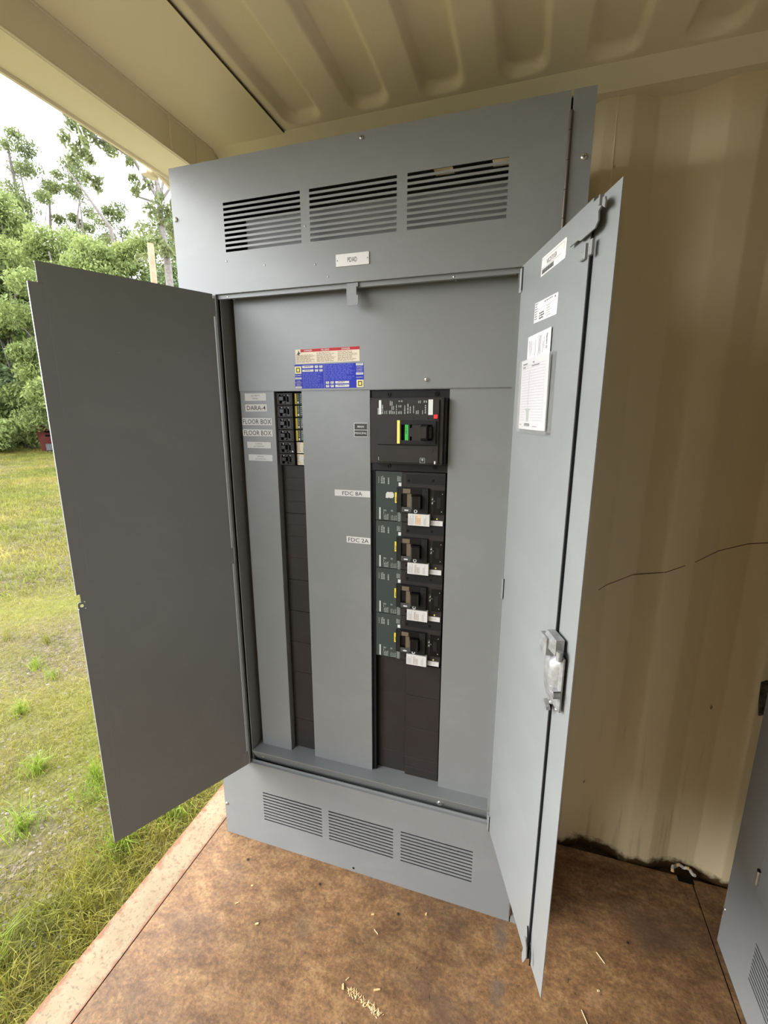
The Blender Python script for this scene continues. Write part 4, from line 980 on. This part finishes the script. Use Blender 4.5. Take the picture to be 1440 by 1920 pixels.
def blades(x, y, h, w_, lean, rs):
    """curved grass blades: 5 verts, 3 tris each"""
    n_ = len(x); a = rs.uniform(0, 2 * np.pi, n_); b_ = rs.uniform(0, 2 * np.pi, n_)
    z = gheight(x, y) - .004
    dx, dy = np.cos(a) * w_ / 2, np.sin(a) * w_ / 2; lx, ly = np.cos(b_) * lean * h, np.sin(b_) * lean * h
    P0 = np.stack([x - dx, y - dy, z], -1); P1 = np.stack([x + dx, y + dy, z], -1)
    P2 = np.stack([x + lx * .35 + dx * .7, y + ly * .35 + dy * .7, z + h * .6], -1); P3 = np.stack([x + lx * .35 - dx * .7, y + ly * .35 - dy * .7, z + h * .6], -1)
    P4 = np.stack([x + lx, y + ly, z + h * np.clip(1 - lean * .35, .3, 1)], -1)
    V = np.stack([P0, P1, P2, P3, P4], 1).reshape(-1, 3); k = (np.arange(n_) * 5)[:, None]
    F = np.concatenate([k + [0, 1, 2], k + [0, 2, 3], k + [3, 2, 4]]); return V, F
def wedge(n_, r0, r1, a0, a1, rs, pw=1.):
    """points in a wedge seen through the doorway, centred on the camera foot"""
    r_ = r0 + (r1 - r0) * rs.random(n_) ** pw; a = np.radians(a0 + (a1 - a0) * rs.random(n_))
    return 1.04 + r_ * np.cos(a), -1.22 + r_ * np.sin(a)
def vnoise(x, y, s, sd):
    v = np.zeros_like(x); rs = np.random.default_rng(sd)
    for k in range(6):
        kx, ky, ph = rs.normal(0, s), rs.normal(0, s), rs.uniform(0, 6.28); v += np.sin(x * kx + y * ky + ph)
    return v / 6
rs = np.random.default_rng(5)
def grass(name, m, n_, r0, r1, a0, a1, hh, ww, lean, pw, label, thr=None, sd=1, s=2.):
    x, y = wedge(n_, r0, r1, a0, a1, rs, pw); keep = (x < -.185)
    if thr is not None: keep &= vnoise(x, y, s, sd) + rs.normal(0, .12, len(x)) > thr
    x, y = x[keep], y[keep]; n2 = len(x)
    h = hh * rs.uniform(.5, 1.4, n2); V, F = blades(x, y, h, ww * rs.uniform(.6, 1.4, n2), lean * rs.uniform(.3, 1.5, n2), rs)
    o = rawmesh(name, V, F, m); o['kind'] = 'stuff'; o['label'] = label; o['category'] = 'grass'
grass('grass', 'grass_near', 90000, 1.3, 6.5, 118, 168, .045, .0028, 1.0, 1.3, 'short green grass growing beside the container sill', -.12, 1, 2.2)
grass('grass', 'grass_dry', 26000, 1.3, 6.0, 118, 168, .040, .0024, 1.8, 1.2, 'dry straw-coloured grass lying among the green blades', -.3, 3, 3.)
grass('grass', 'grass_lush', 16000, 1.3, 2.4, 118, 160, .085, .0030, .9, 1., 'longer bright grass along the foot of the sill', -.02, 9, 4.)
x, y = rs.uniform(-.62, -.188, 9000), rs.uniform(-1.3, .45, 9000); kp = rs.random(9000) < np.clip(1.25 + x * 1.6, .1, 1) * (vnoise(x, y, 5., 21) + .75); x, y = x[kp], y[kp]
V, F = blades(x, y, .095 * rs.uniform(.4, 1.4, len(x)), .0032 * rs.uniform(.6, 1.4, len(x)), .9 * rs.uniform(.3, 1.5, len(x)), rs)
o = rawmesh('grass', V, F, 'grass_near'); o['kind'] = 'stuff'; o['label'] = 'tall yellowish green grass standing close along the sill edge'; o['category'] = 'grass'
grass('grass', 'grass_far', 210000, 5.5, 32, 126, 158, .080, .012, .8, .7, 'sunlit yellow-green grass of the open field')
# gravel among the grass
x, y = wedge(9000, 1.3, 5.5, 118, 165, rs, 1.2); kp = (x < -.19) & (vnoise(x, y, 2.2, 1) + rs.normal(0, .15, len(x)) < .05); x, y = x[kp], y[kp]; n2 = len(x)
sz = rs.uniform(.004, .012, n2); oct_ = np.array([(1, 0, 0), (0, 1, 0), (-1, 0, 0), (0, -1, 0), (0, 0, 1), (0, 0, -1)], float)
V = oct_[None] * sz[:, None, None] * rs.uniform(.6, 1.3, (n2, 6, 1)); V[:, :, 2] *= .6; V += np.stack([x, y, gheight(x, y) + .002], -1)[:, None]
of = np.array([(0, 1, 4), (1, 2, 4), (2, 3, 4), (3, 0, 4), (1, 0, 5), (2, 1, 5), (3, 2, 5), (0, 3, 5)])
o = rawmesh('gravel', V.reshape(-1, 3), (of[None] + (np.arange(n2) * 6)[:, None, None]).reshape(-1, 3), 'stone'); o['kind'] = 'stuff'; o['label'] = 'small grey and tan gravel showing between the grass'; o['category'] = 'gravel'

# individual tufts
def tuft(x, y, n_, h, spread, lean, m, label):
    r2 = np.random.default_rng(int(abs(x * 1000) + abs(y * 77))); a = r2.uniform(0, 6.28, n_); d = np.abs(r2.normal(0, spread, n_))
    px, py = x + d * np.cos(a), y + d * np.sin(a); V, F = blades(px, py, h * r2.uniform(.6, 1.3, n_), np.full(n_, .0042), lean * r2.uniform(.2, 1.4, n_), r2)
    V = V - np.array([x, y, 0]); zz = float(gheight(np.array([x]), np.array([y]))[0]); V[:, 2] -= zz
    o = rawmesh('grass_tuft', V, F, m, loc=(x, y, zz)); o['label'] = label; o['category'] = 'grass tuft'; o['group'] = 'grass tufts in the gravel'; return o
tufts = [(-1.84, .44, 55, .11, .018, .7, 'grass_lush', 'bright tuft with broad blades standing alone left of the dark door edge, lowest third'),
         (-2.30, .86, 60, .10, .03, .6, 'grass_lush', 'yellow-green tuft above the broad-bladed tuft, left of the door'),
         (-2.05, .80, 45, .09, .025, .6, 'grass_lush', 'small bright tuft touching the door edge at mid height'),
         (-1.30, .15, 90, .12, .03, .8, 'grass_lush', 'dense dark green tuft in the bare gravel, left of the door foot'),
         (-.93, .19, 70, .15, .022, .4, 'grass_lush', 'upright tuft half hidden by the foot of the dark door'),
         (-2.60, 1.16, 40, .12, .02, .5, 'grass_far', 'thin upright tuft further out above the others'),
         (-2.95, 1.08, 40, .12, .03, .5, 'grass_far', 'pale upright tuft near the left frame edge at mid height'),
         (-1.02, -.12, 90, .12, .05, .9, 'grass_lush', 'spreading tuft at the left frame edge near the bottom'),
         (-.50, -.06, 110, .12, .05, .8, 'grass_lush', 'bushy tuft against the sill under the door corner'),
         (-.40, .12, 110, .13, .05, .8, 'grass_lush', 'bushy tuft against the sill just right of the door foot'),
         (-.42, -.30, 60, .10, .04, 1., 'grass_near', 'low tuft against the sill further down'),
         (-.55, -.52, 18, .20, .02, 1.1, 'grass_lush', 'loose long blades arching beside the sill near the bottom')]
for t_ in tufts: tuft(*t_)
# stones beside the sill
def stone(x, y, s_, lab, m='stone'):
    bmv = []; r2 = random.Random(int(x * -1000)); import bmesh
    bm = bmesh.new(); bmesh.ops.create_icosphere(bm, subdivisions=2, radius=s_)
    for v in bm.verts: v.co *= r2.uniform(.85, 1.12); v.co.z *= .65
    me = bpy.data.meshes.new('stone'); bm.to_mesh(me); bm.free(); me.materials.append(MATS[m])
    o = bpy.data.objects.new('stone', me); COL.objects.link(o); o.location = (x, y, GZ0 + s_ * .3); o['label'] = lab; o['category'] = 'stone'; o['group'] = 'stones by the sill'
stone(-.245, -.20, .030, 'grey stone against the sill edge, upper of the two'); stone(-.260, -.27, .034, 'grey stone against the sill edge, lower of the two')
stone(-2.05, .28, .030, 'grey rubble stone in the gravel left of the door'); stone(-1.75, .10, .026, 'pale stone in bare gravel near the left frame edge')
stone(-1.05, .33, .020, 'reddish pebble lying in the gravel beside the door foot', 'dumpster_red')

# ---- trees
def tube(mb, pts, radii, m, k=6):
    for (p, q), (a, b_) in zip(zip(pts[:-1], pts[1:]), zip(radii[:-1], radii[1:])): mb.cyl(p, q, a, m, k, b_)
def leafcloud(centres, radii, n_per, size, rs_, hang=.0):
    V = []
    for (c, r_, n_) in zip(centres, radii, n_per):
        r_ = np.asarray(r_, float); u_ = rs_.normal(0, 1, (n_, 3)); u_ /= np.linalg.norm(u_, axis=1)[:, None]
        P = np.asarray(c) + u_ * r_ * (rs_.random((n_, 1)) ** .45)
        A = rs_.normal(0, 1, (n_, 3)); A /= np.linalg.norm(A, axis=1)[:, None]; A[:, 2] -= hang; 
        Bv = np.cross(A, rs_.normal(0, 1, (n_, 3))); Bv /= np.linalg.norm(Bv, axis=1)[:, None]; s_ = size * rs_.uniform(.5, 1.4, (n_, 1))
        V.append(np.stack([P - A * s_, P + Bv * s_ * .45, P + A * s_, P - Bv * s_ * .45], 1))
    V = np.concatenate(V).reshape(-1, 3); F = np.arange(len(V)).reshape(-1, 4); return V, F
CAMF = np.array([1.04, -1.22])
def pos(az, d): a = math.radians(az); return (1.04 + d * math.cos(a), -1.22 + d * math.sin(a))
def tree(label, name, az, d, h, rad, m, nclump, nleaf, leaf, base=0., group=None, seed=0, trunk_r=.14, cluster=None, cat='tree'):
    x, y = pos(az, d); r2 = np.random.default_rng(seed); t = thing(name, label, cat, (x, y, GZ0), 0, group)
    tb = MB(); pts = [(0, 0, -.1)]; 
    for k in range(1, 6): pts.append((r2.normal(0, .10) * k * .5, r2.normal(0, .10) * k * .5, h * .88 * k / 5))
    tube(tb, pts, [trunk_r * (1 - .15 * k) for k in range(6)], 'bark', 7)
    cs, rds, ns = [], [], []
    for k in range(nclump):
        f_ = base + (1 - base) * (k + .5) / nclump; zz = h * f_; env = rad * (math.sin(math.pi * min(.97, .12 + .82 * f_)) ** .7)
        a = r2.uniform(0, 6.28); q = env * r2.uniform(.25, .95); c = (q * math.cos(a), q * math.sin(a), zz * .96)
        s_ = r2.uniform(.55, 1.15) * (cluster or rad * .42); cs.append(c); rds.append((s_, s_, s_ * .72)); ns.append(int(nleaf / nclump))
        if k % 2 == 0: j = min(5, max(1, int(f_ * 5))); tube(tb, [pts[j - 1], tuple((np.array(pts[j - 1]) * .5 + np.array(c) * .5) + r2.normal(0, .1, 3)), c], [trunk_r * .35, trunk_r * .22, trunk_r * .08], 'bark', 5)
    tb.build('trunk', t); V, F = leafcloud(cs, rds, ns, leaf, r2, .4); rawmesh('foliage', V, F, m, t); return t
G1 = 'trees along the far side of the field'
# dense leafy wall at the left
for k, (az, d, h, rad, m_, nc, nl, lf, bs, tr__, cl, nm, lab) in enumerate((
    (149.3, 31.0, 13.2, 3.6, 'leaf_mid', 54, 32000, .15, .04, .20, None, 'leafy_tree', 'broad leafy tree at left frame edge, top of the dense green mass'),
    (145.4, 30.0, 12.0, 2.7, 'leaf_lime', 46, 25000, .14, .03, .17, None, 'leafy_tree', 'leafy tree with lime branches at the corner of the dark door'),
    (147.4, 35.0, 13.4, 3.2, 'leaf_dull', 40, 20000, .16, .0, .17, None, 'leafy_tree', 'dull green tree behind, between the two dense left trees'),
    (142.6, 32.5, 16.2, 2.3, 'leaf_dull', 60, 11000, .11, .12, .13, .62, 'airy_tree', 'tall airy tree above the dark door, left of the leaning limb'),
    (139.0, 33.5, 16.4, 2.5, 'leaf_dull', 64, 12000, .11, .05, .13, .66, 'airy_tree', 'tall airy tree behind the leaning dead limb'),
    (135.6, 32.0, 13.6, 2.2, 'leaf_dull', 56, 10000, .11, .05, .13, .62, 'airy_tree', 'airy tree right of the leaning limb with small leaves'),
    (137.6, 20.5, 8.0, 1.5, 'leaf_lime', 36, 17000, .09, .25, .13, None, 'leafy_tree', 'yellow-green bushy tree above middle of the dark door'),
    (134.0, 21.0, 8.5, 1.4, 'leaf_lime', 34, 15000, .09, .25, .13, None, 'leafy_tree', 'yellow-green bushy tree just left of the wooden pole'),
    (130.2, 20.0, 9.2, 1.6, 'leaf_mid', 36, 15000, .09, .05, .13, None, 'leafy_tree', 'darker leafy tree between the wooden pole and the grey panel'),
    (141.6, 26.0, 9.8, 2.1, 'leaf_lime', 38, 19000, .12, .0, .14, None, 'leafy_tree', 'lime leafy tree over the left half of the dark door top edge'),
    (154.2, 31.0, 12.0, 3.6, 'leaf_mid', 36, 17000, .15, .0, .14, None, 'leafy_tree', 'leafy tree beyond the left frame edge'))):
    tree(lab, nm, az, d, h, rad, m_, nc, int(nl * 2.2), lf * .64, bs, G1, k + 1, tr__, cl)
for k, (az, d, h, rad, m_, lab) in enumerate(((151.2, 27.5, 2.4, 1.8, 'leaf_mid', 'low bush at the left frame edge under the trees'), (148.6, 26.5, 1.5, 1.3, 'leaf_lime', 'lime bush left of the red dumpster'),
                                          (144.4, 31.0, 3.0, 1.7, 'leaf_mid', 'bush rising behind the red dumpster'), (157.0, 26.5, 1.9, 1.6, 'leaf_lime', 'low bush beyond the left frame edge'))):
    x, y = pos(az, d); r2 = np.random.default_rng(90 + k); t = thing('bush', lab, 'bush', (x, y, GZ0), 0, 'bushes at the edge of the field')
    cs = [(r2.uniform(-rad, rad) * .7, r2.uniform(-rad, rad) * .7, h * r2.uniform(.15, .8)) for _ in range(18)]
    V, F = leafcloud(cs, [(rad * .4, rad * .4, h * .28)] * 18, [420] * 18, .09, r2, .3); rawmesh('foliage', V, F, m_, t)
    st_ = MB()
    for q in range(7): a = r2.uniform(0, 6.28); st_.cyl((0, 0, -.05), (math.cos(a) * rad * .5, math.sin(a) * rad * .5, h * .75), .02, 'bark', 5, .006)
    st_.build('stem', t)

# tall tree by the panel: long trunk, arching limb, sprays of leaves against the sky
t = thing('spindly_tree', 'tall spindly tree with arching limb and sparse leaves under the roof edge', 'tree', (-10.12, 11.60, GZ0), 0, G1)
tb = MB(); g0 = np.array([-10.12, 11.60, GZ0])
def wp_(p): return tuple(np.array(p) - g0)
tr_ = [(-10.12, 11.60, -.3), (-10.17, 11.56, 6.1), (-10.22, 11.51, 7.35), (-10.22, 11.50, 8.4), (-10.35, 11.38, 9.3), (-10.30, 11.42, 10.9)]
tube(tb, [wp_(p) for p in tr_], [.12, .11, .085, .07, .055, .03], 'bark', 8)
lm = [(-10.25, 11.48, 8.05), (-10.65, 11.10, 8.95), (-11.05, 10.72, 9.25), (-11.5, 10.28, 9.35)]
tube(tb, [wp_(p) for p in lm], [.06, .05, .035, .015], 'bark', 6)
for e in ((-9.85, 11.9, 10.0), (-9.7, 12.0, 8.9), (-10.75, 11.0, 8.0)): tube(tb, [wp_((-10.22, 11.5, 7.9)), wp_(e)], [.05, .02], 'bark', 5)
tb.build('trunk', t)
cs = []; rd_ = []; r2 = np.random.default_rng(44)
for p, s_, k in (((-11.3, 10.45, 9.35), .55, 7), ((-11.65, 10.1, 9.0), .45, 6), ((-11.5, 10.3, 8.35), .35, 4), ((-10.9, 10.85, 9.4), .45, 5), ((-11.6, 10.1, 9.9), .35, 4), ((-10.5, 11.2, 9.7), .5, 5), ((-10.1, 11.6, 8.9), .45, 5), ((-9.9, 11.8, 7.6), .55, 7), ((-10.5, 11.2, 7.4), .5, 6), ((-10.2, 11.5, 6.6), .6, 8), ((-10.7, 11.05, 8.3), .3, 3), ((-9.8, 11.9, 10.1), .6, 6)):
    for _ in range(k): cs.append(wp_(np.array(p) + r2.normal(0, s_ * .55, 3))); rd_.append((s_ * .42,) * 3)
V, F = leafcloud(cs, rd_, [46] * len(cs), .085, r2, .5); rawmesh('foliage', V, F, 'leaf_airy', t)
# bare trees and leaning limb
def bare(label, pts, radii, twigs, seed):
    g = np.array([pts[0][0], pts[0][1], GZ0]); t = thing('bare_tree', label, 'dead tree', tuple(g), 0, 'bare trunks among the trees'); tb = MB(); r2 = np.random.default_rng(seed)
    P = [tuple(np.array(p) - g) for p in pts]; tube(tb, P, radii, 'bark', 6); tb.build('trunk', t); br = MB()
    for k in range(twigs):
        f_ = r2.uniform(.45, .97); i = min(len(P) - 2, int(f_ * (len(P) - 1))); a = np.array(P[i]) + (np.array(P[i + 1]) - np.array(P[i])) * (f_ * (len(P) - 1) - i)
        az = r2.uniform(0, 6.28); L = r2.uniform(.2, .7); e = a + np.array([math.cos(az) * L, math.sin(az) * L, r2.uniform(-.15, .4)]); br = MB(); br.cyl(tuple(a), tuple(e), .024, 'bark', 4, .006); br.build('branch', t)
bare('dead straight trunk with stubby twigs, highest at the left edge', [(-25.4, 18.6, -.3), (-25.4, 18.5, 7.0), (-25.41, 18.51, 12.1), (-25.48, 18.43, 13.6), (-25.5, 18.38, 15.35)], [.19, .16, .12, .08, .04], 26, 1)
bare('thin grey dead tree forking above the dark door corner', [(-25.6, 20.1, -.3), (-25.5, 20.1, 8.0), (-25.5, 20.1, 11.8), (-25.37, 20.3, 14.3)], [.15, .12, .08, .03], 12, 2)
bare('dead limb leaning to the left across the airy trees', [(-16.4, 16.0, -.3), (-16.5, 15.95, 7.2), (-16.62, 15.70, 9.35), (-17.2, 15.15, 10.6), (-17.60, 14.70, 11.4)], [.13, .11, .08, .05, .018], 8, 3)
# wooden pole
pp = MB(); pp.cyl((0, 0, 0), (.02, -.02, 6.02), .085, 'pole_wood', 12, .075); o = pp.build('wooden_pole', loc=(-8.46, 9.06, GZ0)); o['label'] = 'round wooden pole standing in front of the trees behind the dark door'; o['category'] = 'pole'
# dumpster
dx_, dy_ = pos(143.0, 24.0)
t = thing('dumpster', 'red-brown metal dumpster half hidden behind the dark door', 'dumpster', (-20.52, 15.05, GZ0), math.radians(54)); t.scale = (1.12,) * 3
d_ = MB(); d_.prism([(-.68, 0), (.9, 0), (.9, 1.12), (-.80, 1.12)], -.5, .5, 'dumpster_red'); d_.box(-.83, .93, -.53, -.48, 1.08, 1.16, 'dumpster_red'); d_.build('bin_body', t)
d_ = MB(); 
for zz in (.82, .66): d_.box(-.50, -.28, -.515, -.499, zz, zz + .08, 'hole_black')
d_.build('slot', t)
r2 = random.Random(2)
for k in range(7):
    x = -.5 + k * .2 + r2.uniform(-.05, .05); q = MB(); q.prism([(x - .1, 1.10), (x + .1, 1.10), (x + .08, 1.2 + r2.uniform(0, .12)), (x - .02, 1.28 + r2.uniform(-.05, .05)), (x - .09, 1.18)], -.3, .1, 'debris_white')
    o = q.build('rubbish_bag', t)
gb = MB(); gb.bbox(-.18, .5, -.3, .3, .12, .42, 'box_grey', .02); gb.box(-.12, -.04, -.25, .25, 0, .12, 'stone'); gb.box(.32, .42, -.25, .25, 0, .12, 'stone')
o = gb.build('grey_bin', loc=(-20.12, 14.25, GZ0)); o.rotation_euler.z = math.radians(54); o['label'] = 'low grey box on feet in front of the red dumpster'; o['category'] = 'box'
